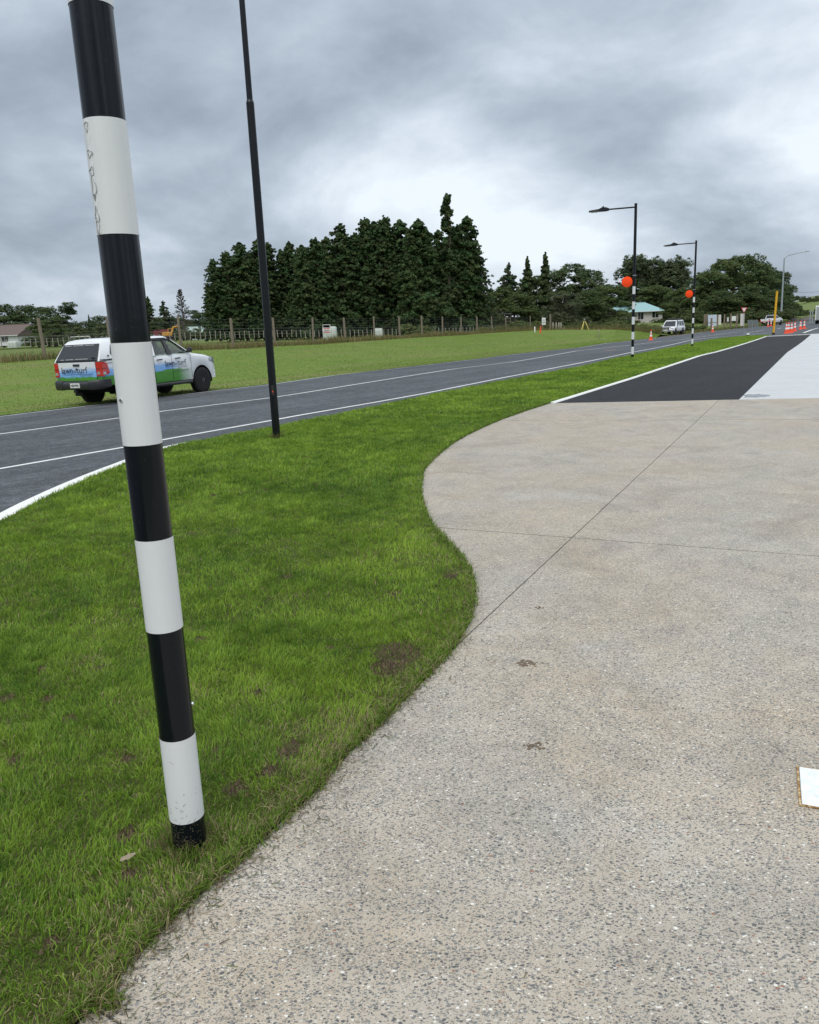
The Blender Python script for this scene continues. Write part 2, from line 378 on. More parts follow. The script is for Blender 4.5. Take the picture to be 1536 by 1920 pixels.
WIRE = plain('fence_wire', (0.20, 0.21, 0.21), 0.5, 0.6)
BARK = plain('bark', (0.075, 0.058, 0.044), 0.95, var=0.35, scale=5, bump=0.4)
BALE = plain('bale_wrap', (0.50, 0.53, 0.48), 0.4, var=0.15, scale=4, bump=0.4)
RED = plain('red_paint', (0.55, 0.035, 0.03), 0.5)
RUST = plain('rusty_steel', (0.20, 0.085, 0.035), 0.85, var=0.5, scale=40)
def mat_redlamp():
    M = NM('red_lamp'); M.set(color=M.mix(M.noise(30, 2), (0.42, 0.008, 0.012), (0.6, 0.02, 0.02)), rough=0.1, coat=1.0); return M.m
RED_LAMP = mat_redlamp()
def mat_glass():
    M = NM('clear_glass'); tr = M.n('ShaderNodeBsdfTransparent', {'Color': (0.84, 0.90, 0.86)}); gl = M.n('ShaderNodeBsdfGlossy', {'Color': (0.9, 0.9, 0.9), 'Roughness': 0.02})
    lw = M.n('ShaderNodeLayerWeight', {'Blend': 0.5}); fr = M.math('MULTIPLY_ADD', M.math('POWER', lw.outputs['Facing'], 4.0), 0.6, 0.05); ms = M.n('ShaderNodeMixShader', {'Fac': fr})
    M.t.links.new(tr.outputs[0], ms.inputs[1]); M.t.links.new(gl.outputs[0], ms.inputs[2]); M.t.links.new(ms.outputs[0], M.o.inputs[0]); return M.m
GLASS = mat_glass()
def mat_livery():
    # printed wrap: white above, a ragged blue streak, green at the sill, fading to white on the front door
    M = NM('printed_livery'); x, y, z = M.xyz()
    wav = M.noise(1.6, 4, 0.6, M.mapped((1.0, 1.3, 3.0))); fine = M.noise(4.0, 4, 0.6, M.mapped((0.5, 0.5, 5)))
    zz = M.math('ADD', z, M.math('MULTIPLY', M.math('SUBTRACT', wav, 0.5), 0.22))
    blue = M.math('MULTIPLY', M.rng(zz, 1.12, 0.98), M.rng(x, 3.35, 2.75))
    green = M.math('MULTIPLY', M.rng(zz, 0.86, 0.82), M.rng(x, 3.9, 3.15))
    c = M.mix(blue, (0.74, 0.75, 0.76), M.mix(fine, (0.11, 0.30, 0.72), (0.30, 0.54, 0.84)))
    c = M.mix(green, c, M.mix(fine, (0.035, 0.19, 0.03), (0.12, 0.36, 0.05)))
    M.set(color=c, rough=0.25, coat=0.5); return M.m
LIVERY = mat_livery()

# ------------------------------------------------------------------ sheets laid on the ground
def sheet_mesh(name, poly, zf, thick=0.0, step=2.0, cuts=()):
    bm = bmesh.new(); f = bm.faces.new([bm.verts.new((p[0], p[1], 0)) for p in poly]); bm.normal_update()
    if f.normal.z < 0: bmesh.ops.reverse_faces(bm, faces=[f])
    bmesh.ops.triangulate(bm, faces=bm.faces[:])
    for co, no in cuts:
        bmesh.ops.bisect_plane(bm, geom=bm.verts[:] + bm.edges[:] + bm.faces[:], plane_co=co, plane_no=no, clear_outer=True)
    if step:
        ys = [v.co.y for v in bm.verts]; xs = [v.co.x for v in bm.verts]
        for a, (lo, hi), no in ((1, (min(ys), min(max(ys), 200)), (0, 1, 0)), (0, (max(min(xs), -60), min(max(xs), 120)), (1, 0, 0))):
            if a == 0 and not callable(zf): continue
            q = math.floor(lo / step) * step + step
            while q < hi:
                co = [0, 0, 0]; co[a] = q
                bmesh.ops.bisect_plane(bm, geom=bm.verts[:] + bm.edges[:] + bm.faces[:], plane_co=co, plane_no=no); q += step * (1 if a else 3)
    for v in bm.verts: v.co.z = zf(v.co.x, v.co.y)
    if thick:
        r = bmesh.ops.extrude_face_region(bm, geom=bm.faces[:])
        for g in r['geom']:
            if isinstance(g, bmesh.types.BMVert): g.co.z += 0.0
        top = set(g for g in r['geom'] if isinstance(g, bmesh.types.BMVert))
        for v in bm.verts:
            if v not in top: v.co.z -= thick
        bmesh.ops.recalc_face_normals(bm, faces=bm.faces)
    me = bpy.data.meshes.new(name); bm.to_mesh(me); bm.free(); return me
def strip(line, width, zf, off, name, mat, parent=None, side=0.0):
    """flat painted strip following a polyline on the ground"""
    P = [Vector((p[0], p[1], 0)) for p in line]; Q = []
    for a, b in zip(P[:-1], P[1:]):
        n = max(1, int((b - a).length / 1.0)); Q += [a.lerp(b, k / n) for k in range(n)]
    Q.append(P[-1]); vs = []; fs = []
    rnd = random.Random(len(Q))
    for i, p in enumerate(Q):
        t = (Q[min(i + 1, len(Q) - 1)] - Q[max(i - 1, 0)]).normalized(); nn = Vector((-t.y, t.x, 0))
        for s_ in (-0.5, 0.5):
            q = p + nn * (width * (s_ + side) + rnd.uniform(-0.006, 0.006)); vs.append((q.x, q.y, zf(q.x, q.y) + off))
    fs = [(2 * i, 2 * i + 1, 2 * i + 3, 2 * i + 2) for i in range(len(Q) - 1)]
    m = MB(); m.add(vs, fs); me = bpy.data.meshes.new(name); me.from_pydata(m.v, [], m.f); o = link(name, me, mat, parent)
    return o

# outline points surveyed along each edge
path_edge = [ground(*p) for p in ((135, 1920), (180, 1885), (230, 1812), (300, 1738), (380, 1668), (470, 1590), (520, 1542), (585, 1486), (650, 1412), (720, 1347), (790, 1277), (842, 1222), (871, 1180), (886, 1140), (889, 1100), (880, 1065), (860, 1035), (830, 1005), (805, 975), (792, 940), (789, 910), (793, 885), (808, 865), (830, 845), (870, 818), (930, 790), (985, 770), (1032, 755))]
path_edge = [Vector((-2.9, -2.6, 0)), Vector((-1.62, 0.55, 0))] + path_edge
path_edge = [Vector((p.x, p.y, 0)) for p in smooth_line(path_edge, 5)]
kerb2_a = path_edge[-1]
asph_edge = [ground(*p) for p in ((1032, 755), (1185, 708), (1340, 660), (1435, 631))]
verge_tip = ground(1449, 627)
lawn_far = [ground(*p) for p in ((1402, 629.5), (1349, 634.5), (1296, 644), (1240, 655), (1119, 680), (1060, 692), (940, 714), (820, 738), (700, 762), (600, 782), (525, 797), (450, 811), (380, 825), (320, 838), (240, 867), (160, 899), (80, 936), (0, 976))]
lawn_far = lawn_far + [Vector((-4.25, 6.4, 0)), Vector((-4.5, 4.0, 0)), Vector((-4.6, -2.6, 0))]
lawn_far = [Vector((p.x, p.y, 0)) for p in smooth_line(lawn_far, 4)]
lawn_poly = path_edge + asph_edge[1:] + [verge_tip] + lawn_far

def lawn_bump(x, y): return 0.028 * (fnoise(np.atleast_1d(x * 0.9), np.atleast_1d(y * 0.9), 5)[0] - 0.5)
lawn = link('lawn', sheet_mesh('lawn', lawn_poly, lambda x, y: lawn_z(x, y) - 0.004 + (lawn_bump(x, y) if y < 30 else 0), step=0.6 * 1.0), SOIL)
tag(lawn, kind='structure')

# footpath of exposed-aggregate slabs with saw-cut joints
far_a, far_b = ground(1032, 755), ground(1536, 745)
fd = (far_b - far_a).normalized(); far_r = far_a + fd * 14.0
fp_poly = path_edge + [far_r, Vector((far_r.x, -2.6, 0))]
bed = link('footpath', sheet_mesh('footpath', fp_poly, lambda x, y: -0.06, step=0), DIRT); tag(bed, kind='structure')
joints = [(ground(1340, 757), ground(1070, 1008), .0045), (ground(840, 988), ground(1536, 1040), .007), (ground(960, 787), ground(1536, 785), .012), (ground(180, 1886), ground(238, 1920), .004)]
pieces = [[]]
for a, b, gw in joints:
    t = (b - a).normalized(); n = Vector((-t.y, t.x, 0)); nw = []
    for cts in pieces: nw += [cts + [(a + n * -gw, n)], cts + [(a + n * gw, -n)]]
    pieces = nw
for cts in pieces:
    me = sheet_mesh('slab', fp_poly, lambda x, y: -0.012, thick=0.07, step=0, cuts=cts)
    if len(me.polygons) < 6 or sum(p.area for p in me.polygons) < 0.6: bpy.data.meshes.remove(me); continue
    link('slab', me, CONCRETE, bed)

# dark asphalt path, pale concrete drive, their edging
as_r0, as_r1 = ground(1386, 748), ground(1521, 627)
asph = link('asphalt_path', sheet_mesh('asphalt_path', [far_a + (as_r0 - far_a) * 0.004] + asph_edge[1:] + [as_r1, as_r0], lambda x, y: fall(y) - 0.014, step=3.0), PATH); tag(asph, kind='structure')
dr = (as_r1 - as_r0).normalized()
far_kerb = [asph_edge[-1], as_r1, as_r1 + (as_r1 - asph_edge[-1]) * 4.5]
pale = link('pale_driveway', sheet_mesh('pale_driveway', [as_r0, as_r1, far_kerb[2], Vector((far_r.x + 30, far_r.y, 0)), far_r], lambda x, y: fall(y) - 0.012, step=3.0), PALE); tag(pale, kind='structure')
def blob(name, px, py, w, h, mat, seed, z=-.008):
    rr = random.Random(seed); c_ = ground(px, py); ph = [rr.uniform(0, 6.28) for _ in range(4)]
    pts = [ground(px + w * math.cos(a) * (1 + .18 * math.sin(3 * a + ph[0]) + .12 * math.sin(5 * a + ph[1])), py + h * math.sin(a) * (1 + .2 * math.sin(2 * a + ph[2]) + .12 * math.sin(7 * a + ph[3]))) for a in [2 * math.pi * i / 48 for i in range(48)]]
    o = link(name, sheet_mesh(name, pts, lambda x, y: fall(y) + z, step=0), mat); tag(o, kind='structure')
WET = NM('wet_concrete').set(color=(0.17, 0.175, 0.18), rough=0.25).m
blob('puddle', 1416, 741, 24, 3.4, WET, 3)
def kerb_run(line, w, zf, lift, drop, name, side):
    rings = []; P = [Vector((p[0], p[1], 0)) for p in line]; Q = []
    for a, b in zip(P[:-1], P[1:]):
        n = max(1, int((b - a).length / 1.5)); Q += [a.lerp(b, k / n) for k in range(n)]
    Q.append(P[-1])
    for i, p in enumerate(Q):
        t = (Q[min(i + 1, len(Q) - 1)] - Q[max(i - 1, 0)]).normalized(); nn = Vector((-t.y, t.x, 0)) * side
        z = zf(p.x, p.y); a, b = p, p + nn * w
        rings.append([(a.x, a.y, z + lift), (b.x - nn.x * 0.02, b.y - nn.y * 0.02, z + lift), (b.x, b.y, z + lift - 0.02), (b.x, b.y, z - drop), (a.x, a.y, z - drop)])
    m = MB(); m.loft(rings); return m.build(name, KERB)
k = kerb_run(asph_edge, 0.10, lambda x, y: fall(y), 0.012, 0.1, 'path_edging', -1); tag(k, kind='structure')
k = kerb_run(far_kerb, 0.18, lambda x, y: fall(y), 0.03, 0.2, 'path_end_kerb', 1); tag(k, kind='structure')
i0 = next(i for i, p in enumerate(lawn_far) if p.y < 12.6)
k = kerb_run(lawn_far[i0 - 3:], 0.26, lambda x, y: fall(y), -0.022, 0.15, 'white_kerb', -1); tag(k, kind='structure')

# the road
edge_near = [ground(*p, road_z) for p in ((1449, 624), (1351, 631.5), (1296, 637.5), (1240, 650.5), (1182, 661), (1091, 680), (940, 709), (800, 737), (700, 755), (560, 779), (507, 789), (310, 824), (237, 838), (0, 879), (-330, 935))]
centre = [ground(*p, road_z) for p in ((1277, 637), (1240, 640), (1182, 647), (1081, 658), (960, 679), (760, 706), (560, 738), (507, 746), (305, 771), (230, 783), (0, 814), (-330, 857))]
edge_far = [ground(*p, road_z) for p in ((1230, 634), (1138, 643.6), (1086, 652), (985, 662), (880, 675), (700, 696), (507, 721), (401, 733), (200, 757), (0, 781), (-330, 820))]
back = [ground(*p, road_z) for p in ((1560, 592), (1500, 600.5), (1440, 610.5), (1400, 614.5), (1330, 621), (1262, 629))]
nfar = Vector((-0.814, 0.58, 0))
road_poly = [Vector((p.x, p.y, 0)) for p in back] + [p + nfar * 0.22 for p in edge_far] + [Vector((-40, 4, 0)), Vector((-40, -14, 0)), Vector((-4.75, -14, 0))] + \
    [p + Vector((0.1, -0.05, 0)) for p in reversed(lawn_far)] + [verge_tip + Vector((0, -.1, 0)), far_kerb[0] + Vector((.2, .1, 0)), far_kerb[1] + Vector((0, .1, 0)), far_kerb[2] + Vector((0, .1, 0))]
road = link('road', sheet_mesh('road', road_poly, road_z, step=2.0), ROAD); tag(road, kind='structure')
for ln, w, m in ((edge_near, 0.11, LINE), (centre, 0.11, LINE), (edge_far, 0.10, LINE_WORN)):
    tag(strip(list(reversed(ln)), w, road_z, 0.0045, 'road_line', m), kind='structure')
for a, b, w, m in (((1277, 637), (1330, 629.5), .11, LINE_WORN), ((1330, 629.5), (1400, 620), .11, LINE_WORN), ((1395, 625), (1434, 618.5), .12, LINE_WORN), ((1507, 624), (1522, 618.5), .25, LINE), ((1522, 618.5), (1534, 615), .2, LINE), ((1458, 616), (1465, 615), .2, LINE), ((1480, 614), (1500, 611), .18, LINE)):
    tag(strip([ground(*a, road_z), ground(*b, road_z)], w, road_z, 0.0055, 'road_line', m), kind='structure')
om = strip([ground(1137, 657.5, road_z), ground(1155, 656, road_z)], .35, road_z, 0.005, 'survey_mark', ORANGE_MARK); tag(om, kind='structure')

# far-side verge climbing from the road edge to the fence, paddock beyond
POSTS = [(-330, 706, 33), (-160, 693, 36.5), (86, 674, 41), (210, 665, 45), (341, 657, 49), (438, 654, 53.5), (516.5, 649, 58), (588, 646, 62.5), (648, 641.5, 67.5), (702.5, 638, 72), (750, 634.5, 77), (792, 632, 81.5), (830, 630, 86), (865, 628, 92), (895, 625.5, 99), (923, 623.5, 106), (949, 622, 111), (995, 619.5, 119)]
fence_pts = [at(*p) for p in POSTS]
back_edge = fence_pts + [at(1045, 618, 122), at(1096, 618, 120), at(1150, 617.5, 116), at(1200, 621, 106), at(1240, 627, 95)]
def resample(line, n):
    L = [0]
    for a, b in zip(line[:-1], line[1:]): L.append(L[-1] + (b - a).length)
    out = []
    for k in range(n):
        s_ = L[-1] * k / (n - 1); i = max(j for j in range(len(L)) if L[j] <= s_ + 1e-9); i = min(i, len(line) - 2)
        out.append(line[i].lerp(line[i + 1], (s_ - L[i]) / max(1e-9, L[i + 1] - L[i])))
    return out
ef = [Vector((p.x, p.y, road_z(p.x, p.y) + 0.012)) + nfar * 0.2 for p in reversed(edge_far)]
NV = 60; va, vb = resample(ef, NV), resample(back_edge, NV)
prof = [(0.0, 0.0), (0.10, -0.10), (0.22, -0.05), (0.4, 0.22), (0.6, 0.52), (0.8, 0.80), (0.93, 0.97), (1.0, 1.0)]
rows = []
for t, h in prof:
    row = []
    for a, b in zip(va, vb):
        q = a.lerp(b, t); dz = min((b - a).length / 20.0, 1.0)
        q.z = (a.z - 0.35 * min(dz, .4) * (1 if h < 0 else 0)) if h < 0 else a.z + (b.z - a.z) * h
        row.append(q)
    rows.append(row)
for i in range(NV): rows[1][i].z = va[i].z - 0.05; rows[2][i].z = max(rows[2][i].z, va[i].z - 0.06)
m = MB(); m.loft(rows, caps=False, closed=False)
vme = m.mesh('grass_verge', smooth=80); verge = link('grass_verge', vme, VERGE); tag(verge, kind='structure')

gp = [edge_far[0] + Vector((-.6, -.4, 0)), back[-1] + Vector((.8, -.3, 0)), back[-2], back[-2] + Vector((.6, 3.0, 0)), back[-1] + Vector((.3, 2.2, 0)), back_edge[-1] + Vector((.4, 2.0, 0)), back_edge[-1] + Vector((-1.2, 0, 0))]
o = link('gravel_shoulder', sheet_mesh('gravel_shoulder', gp, lambda x, y: road_z(x, y) + .006, step=2.0), mat_ground('shoulder_gravel', [(.12, .10, .075), (.17, .145, .105), (.20, .18, .13)], 3.0)); tag(o, kind='structure')
def radial(p, k, z): d = Vector((p.x, p.y, 0)); r = d.length; q = d * ((r + k) / r); q.z = z; return q
edge360 = list(back_edge) + [Vector((p.x, p.y, road_z(p.x, p.y))) for p in reversed(back)]
e_last = edge360[-1]
edge360 = [Vector((-26, 27, 0.7)) , Vector((-34, 10, 0.3))][::-1] + edge360 + [Vector((120, 120, -0.9)), Vector((140, 40, -0.9))]
# low terrain under everything, then land outside the near scene
rows = [[Vector((p.x, p.y, p.z - 0.03)) for p in edge360]]
for kk, zf in ((4, lambda z: z * .98 - .03), (14, lambda z: z * .8 - .02), (40, lambda z: z * .5 - .05), (90, lambda z: z * .4 - .1), (200, lambda z: -.3 + z * .2), (500, lambda z: -.6), (4000, lambda z: -2.5)):
    rows.append([radial(p, kk, zf(p.z)) for p in edge360])
m = MB(); m.loft(rows, caps=False, closed=False); pad = m.build('paddock', PADDOCK, smooth=80); tag(pad, kind='structure')
m = MB(); ring = lambda r, z: [(r * math.sin(a), r * math.cos(a) , z) for a in [2 * math.pi * i / 48 for i in range(48)]]
m.loft([[(0, 0, -1.6)] * 48, ring(60, -1.7), ring(160, -2.0), ring(700, -3), ring(5000, -6)], caps=False)
terr = m.build('terrain', PADDOCK); tag(terr, kind='structure')

# ------------------------------------------------------------------ grass blades
def blades(name, P, h, w, lean, col, seed, mat=GRASS, comb=0.0):
    rg = np.random.default_rng(seed); n = len(P)
    a = rg.uniform(0, 2 * np.pi, n); u = np.stack([np.cos(a), np.sin(a), np.zeros(n)], 1)
    b = rg.uniform(0, 2 * np.pi, n)
    if comb: b = np.where(rg.random(n) < comb, 4 * np.pi * fnoise(P[:, 0] * 3.2, P[:, 1] * 3.2, 88) + rg.normal(0, .55, n), b)
    l = np.stack([np.cos(b), np.sin(b), np.zeros(n)], 1) * lean[:, None]
    up = np.array([0, 0, 1.0]); V = np.zeros((n, 5, 3))
    w2 = (w / 2)[:, None]; H = h[:, None]
    V[:, 0] = P - u * w2; V[:, 1] = P + u * w2
    mid = P + (l * 0.35 + up * 0.58) * H; V[:, 2] = mid + u * w2 * 0.8; V[:, 3] = mid - u * w2 * 0.8
    V[:, 4] = P + (l + up * np.sqrt(np.clip(1 - 0.5 * lean ** 2, 0.1, 1))[:, None]) * H
    idx = np.arange(n)[:, None] * 5
    T = np.concatenate([idx + np.array([[0, 1, 2]]), idx + np.array([[0, 2, 3]]), idx + np.array([[3, 2, 4]])], 0)
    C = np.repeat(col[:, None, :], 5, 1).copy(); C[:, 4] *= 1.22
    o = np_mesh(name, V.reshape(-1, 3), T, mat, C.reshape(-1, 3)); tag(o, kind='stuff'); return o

SPOTS = [(*ground(x, y).xy, r * (1.05 if x > 700 and y > 1200 else .58)) for x, y, r in ((745, 1225, .20), (725, 1252, .14), (240, 1420, .07), (440, 1478, .11), (545, 1405, .13), (505, 1445, .10), (90, 1310, .10), (80, 1255, .08), (405, 1405, .06), (738, 1115, .12), (618, 1215, .07), (845, 1080, .14), (235, 1565, .09), (10, 1310, .10), (25, 1430, .07), (245, 1640, .08), (575, 858, .16), (400, 930, .12), (700, 806, .22), (815, 800, .24), (870, 795, .18), (540, 1080, .10), (130, 1350, .09), (375, 1200, .08), (185, 1255, .06), (330, 1580, .14), (480, 1300, .05), (95, 1770, .06), (360, 1000, .1), (640, 930, .1))]
def lawn_points(rg, n, y0, y1, x0, x1):
    x = rg.uniform(x0, x1, n); y = rg.uniform(y0, y1, n); k = inside(x, y, lawn_poly); return x[k], y[k]
def lawn_grass(name, dens, y0, y1, x0, x1, hh, ww, seed, margin=True):
    rg = np.random.default_rng(seed); x, y = lawn_points(rg, int(dens * (y1 - y0) * (x1 - x0)), y0, y1, x0, x1)
    # keep what lies within reach of the view
    k = np.abs(x / np.maximum(y, 0.3) + 0.02) < 0.75; k |= y < 2.4; x, y = x[k], y[k]
    de = seg_dist(x, y, path_edge[:140]) if y0 < 18 else np.full(len(x), 9.0)
    big = fnoise(x * 0.9, y * 0.9, 11); med = fnoise(x * 3.5, y * 3.5, 23); fine = vnoise(x * 16, y * 16, 31); rnd = rg.random(len(x))
    tone = np.clip(0.20 + 1.7 * (0.42 * big + 0.33 * med + 0.25 * fine - 0.35) + 0.5 * (rnd - 0.5), 0, 1)[:, None]
    c = np.array([0.078, 0.165, 0.024]) * (1 - tone) + np.array([0.310, 0.450, 0.056]) * tone
    near = np.exp(-de / 0.16) * np.clip(1.3 - y / 9, 0.35, 1) + 0.35 * np.exp(-de / 0.5) * np.clip(1.2 - y / 5, 0, 1)
    dryp = np.clip((fnoise(x * 2.2, y * 2.2, 47) - 0.54) * 3.0, 0, 1) * np.clip(1.4 - y / 9, .25, 1)
    dry = np.clip(near * (0.35 + 0.9 * med) + 0.6 * dryp + 0.06 * np.clip(1.6 - y / 4, 0, 1), 0, 0.9); bare = np.zeros(len(x))
    for sx_, sy_, r_ in SPOTS:
        d2 = ((x - sx_) ** 2 + ((y - sy_) * 0.8) ** 2) / (r_ * r_ * .5); wob = 0.2 + 1.5 * fnoise(x * 9, y * 9, 19)
        bare = np.maximum(bare, np.clip(2.0 * (1.15 - d2 / wob), 0, 1) * np.clip(0.25 + 1.5 * (vnoise(x * 22, y * 22, 71) * .6 + med * .4), 0, 1))
    isdry = (rnd < dry * 0.75 + bare * 0.7) | (rg.random(len(x)) < 0.03)
    dc = np.array([0.38, 0.32, 0.17]) * (0.45 + 0.8 * rg.random(len(x)))[:, None]; bc = np.array([0.19, 0.145, 0.08]) * (0.5 + rg.random(len(x)))[:, None]
    c = np.where(isdry[:, None], np.where((bare > 0.3)[:, None], bc, dc), c)
    kp = rg.random(len(x)) > bare * 0.45; x, y, c, med, isdry, bare, big = x[kp], y[kp], c[kp], med[kp], isdry[kp], bare[kp], big[kp]
    z = 0.028 * (fnoise(x * 0.9, y * 0.9, 5) - 0.5) * (y < 30) - 0.006 - 0.9 * (1 - np.exp(-np.maximum(y - 33, 0) / 45))
    n = len(x); clump = vnoise(x * 11, y * 11, 91); h = hh * (0.45 + 0.75 * rg.random(n)) * (0.45 + 0.55 * med + 0.65 * clump) * np.where(isdry, 0.65, 1) * (1 - 0.55 * bare)
    lean = np.where(isdry, rg.uniform(0.5, 1.25, n), rg.uniform(0.1, 0.95, n))
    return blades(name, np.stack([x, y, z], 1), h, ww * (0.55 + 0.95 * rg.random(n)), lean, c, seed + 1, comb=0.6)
lawn_grass('lawn_grass', 21000, 1.2, 4.6, -3.6, 0.6, 0.035, 0.0033, 1)
lawn_grass('lawn_grass', 8500, 4.6, 8.5, -5.2, 0.8, 0.036, 0.0045, 2)
lawn_grass('lawn_grass', 3600, 8.5, 15, -5.2, 3.2, 0.046, 0.0075, 3)
lawn_grass('lawn_grass', 1300, 15, 30, -3.5, 12, 0.046, 0.014, 4)
lawn_grass('lawn_grass', 420, 30, 72, 4, 36, 0.05, 0.028, 5)
rg = np.random.default_rng(66); V = []; T = []; CC = []
for sx_, sy_, r_ in SPOTS:
    for _ in range(int(90 + 9000 * r_ * r_)):
        px_, py_ = sx_ + rg.normal(0, r_ * .36), sy_ + rg.normal(0, r_ * .42); z_ = 0.028 * (fnoise(np.array([px_ * .9]), np.array([py_ * .9]), 5)[0] - .5); q = rg.gamma(1.6, .0016) + .0012; b0 = len(V)
        for k_ in range(5): a_ = k_ * 1.2566 + rg.uniform(-.4, .4); V.append((px_ + math.cos(a_) * q * rg.uniform(.7, 1.3), py_ + math.sin(a_) * q * rg.uniform(.7, 1.3), z_ - .004))
        V.append((px_, py_, z_ + q * rg.uniform(.7, 1.6))); T += [(b0 + k_, b0 + (k_ + 1) % 5, b0 + 5) for k_ in range(5)]; CC += [np.array([.125, .092, .056]) * rg.uniform(.4, 1.3)] * 6
o = np_mesh('soil_crumbs', np.array(V), np.array(T), GRASS, np.array(CC)); tag(o, kind='stuff')
# ragged overhang where the lawn meets the path
rg = np.random.default_rng(57); n = 15000; sgm = [p for p in path_edge if 0.8 < p.y < 17]; cl = np.cumsum([0] + [(b - a).length / max(1.0, a.y * .5) for a, b in zip(sgm[:-1], sgm[1:])]); q_ = rg.random(n) * cl[-1]; i = np.clip(np.searchsorted(cl, q_) - 1, 0, len(sgm) - 2); f = (q_ - cl[i]) / (cl[i + 1] - cl[i] + 1e-9)
cx = np.array([p.x for p in sgm]); cyy = np.array([p.y for p in sgm]); x = cx[i] * (1 - f) + cx[i + 1] * f; y = cyy[i] * (1 - f) + cyy[i + 1] * f
tx, ty = cx[i + 1] - cx[i], cyy[i + 1] - cyy[i]; L = np.hypot(tx, ty) + 1e-9; off = rg.normal(-.016, .016, n) * (.6 + .8 * vnoise(x * 7, y * 7, 3)); x += ty / L * off; y -= tx / L * off
dr_ = (rg.random(n) < .48 - .03 * np.clip(y, 0, 12))[:, None]; c = np.where(dr_, np.array([.30, .255, .13]), np.array([.14, .24, .03])) * (.45 + .8 * rg.random(n))[:, None]
blades('edge_grass', np.stack([x, y, np.full(n, -.012)], 1), .045 * (.5 + rg.random(n)), .0030 * (1 + y / 6) * (.6 + .6 * rg.random(n)), rg.uniform(.35, 1.25, n), c, 58)
# verge across the road: short tufts and streaks of mown hay
def verge_points(rg, n, tmin=0.0, tmax=1.0, smax=1.0):
    s_ = rg.uniform(0, smax, n) * (NV - 1); i = np.minimum(s_.astype(int), NV - 2); f = (s_ - i)[:, None]; t = rg.uniform(tmin, tmax, n)
    A = np.array([[tuple(q) for q in r] for r in VROWS]); ts = np.array([p[0] for p in prof])
    j = np.clip(np.searchsorted(ts, t) - 1, 0, len(ts) - 2); g = ((t - ts[j]) / (ts[j + 1] - ts[j]))[:, None]
    lo = A[j, i] * (1 - f) + A[j, i + 1] * f; hi = A[j + 1, i] * (1 - f) + A[j + 1, i + 1] * f
    return lo * (1 - g) + hi * g, t
VROWS = []
for k in range(len(prof)): VROWS.append([vme.vertices[k * NV + i].co.copy() for i in range(NV)])
rg = np.random.default_rng(77); P, t = verge_points(rg, 130000)
u = P[:, 0] * 0.5 + P[:, 1] * 0.866; v = -P[:, 0] * 0.866 + P[:, 1] * 0.5
st = fnoise(u * 0.06, v * 0.8, 3); tone = np.clip(0.5 + 1.8 * (fnoise(P[:, 0] * .4, P[:, 1] * .4, 8) - 0.5), 0, 1)[:, None]
c = np.array([0.130, 0.205, 0.038]) * (1 - tone) + np.array([0.205, 0.280, 0.052]) * tone
hay = (rg.random(len(P)) < np.clip((st - 0.50) * 6, 0.02, 0.7)); c[hay] = np.array([0.30, 0.255, 0.125]) * (0.7 + 0.5 * rg.random(hay.sum()))[:, None]
blades('verge_grass', P, 0.032 * (0.6 + rg.random(len(P))), 0.013 + 0.012 * rg.random(len(P)), rg.uniform(0.2, 1, len(P)), c, 78)
# tall seeding grass along the fence
rg = np.random.default_rng(91); n = 26000; P, t = verge_points(rg, n, 0.955, 1.0)
out = (P[:, :2] / np.hypot(P[:, 0], P[:, 1])[:, None]) * rg.gamma(1.3, 0.9, n)[:, None]; P[:, :2] += out; P[:, 2] -= 0.03
tall = 0.35 + 0.9 * fnoise(P[:, 0] * .35, P[:, 1] * .35, 17)
mixc = (rg.random(n) < 0.62)[:, None]; c = np.where(mixc, np.array([0.26, 0.20, 0.10]), np.array([0.11, 0.15, 0.035])) * (0.6 + 0.7 * rg.random(n))[:, None]
blades('tall_grass', P, tall * (0.25 + 0.5 * rg.random(n)), 0.018 + 0.016 * rg.random(n), rg.uniform(0.05, 0.5, n), c, 92)

# clippings thrown on the concrete
rg = np.random.default_rng(5); n = 2600; seg = [p for p in path_edge if 1.2 < p.y < 9]
i = rg.integers(0, len(seg) - 1, n); f = rg.random(n); off = rg.gamma(0.8, 0.06, n)
cx = np.array([p.x for p in seg]); cyy = np.array([p.y for p in seg])
x = cx[i] * (1 - f) + cx[i + 1] * f; y = cyy[i] * (1 - f) + cyy[i + 1] * f
tx, ty = cx[i + 1] - cx[i], cyy[i + 1] - cyy[i]; L = np.hypot(tx, ty); x += ty / L * off; y -= tx / L * off
k = rg.random(n) < np.clip(1.25 - y / 4.5, 0.05, 1); x, y = x[k], y[k]
xr, yr = rg.uniform(-0.8, 3.2, 150), rg.uniform(1.7, 9, 150); kk = ~inside(xr, yr, lawn_poly); x = np.concatenate([x, xr[kk]]); y = np.concatenate([y, yr[kk]])
n = len(x); a = rg.uniform(0, 2 * np.pi, n); ln = rg.uniform(0.006, 0.024, n); wd = rg.uniform(0.0006, 0.0013, n); bend = rg.uniform(-.5, .5, n)
V = np.zeros((n, 6, 3)); z0 = -0.012 + 0.0025 + rg.random(n) * 0.004
for j, s_ in enumerate((-1, 0, 1)):
    aa = a + bend * s_; px_ = x + np.cos(a) * ln * s_ - np.sin(a) * ln * bend * (s_ * s_) * .5; py_ = y + np.sin(a) * ln * s_ + np.cos(a) * ln * bend * (s_ * s_) * .5
    V[:, j * 2] = np.stack([px_ - np.sin(aa) * wd, py_ + np.cos(aa) * wd, z0], 1); V[:, j * 2 + 1] = np.stack([px_ + np.sin(aa) * wd, py_ - np.cos(aa) * wd, z0 + .001], 1)
idx = np.arange(n)[:, None] * 6; T = np.concatenate([idx + np.array([q]) for q in ((0, 1, 3), (0, 3, 2), (2, 3, 5), (2, 5, 4))], 0)
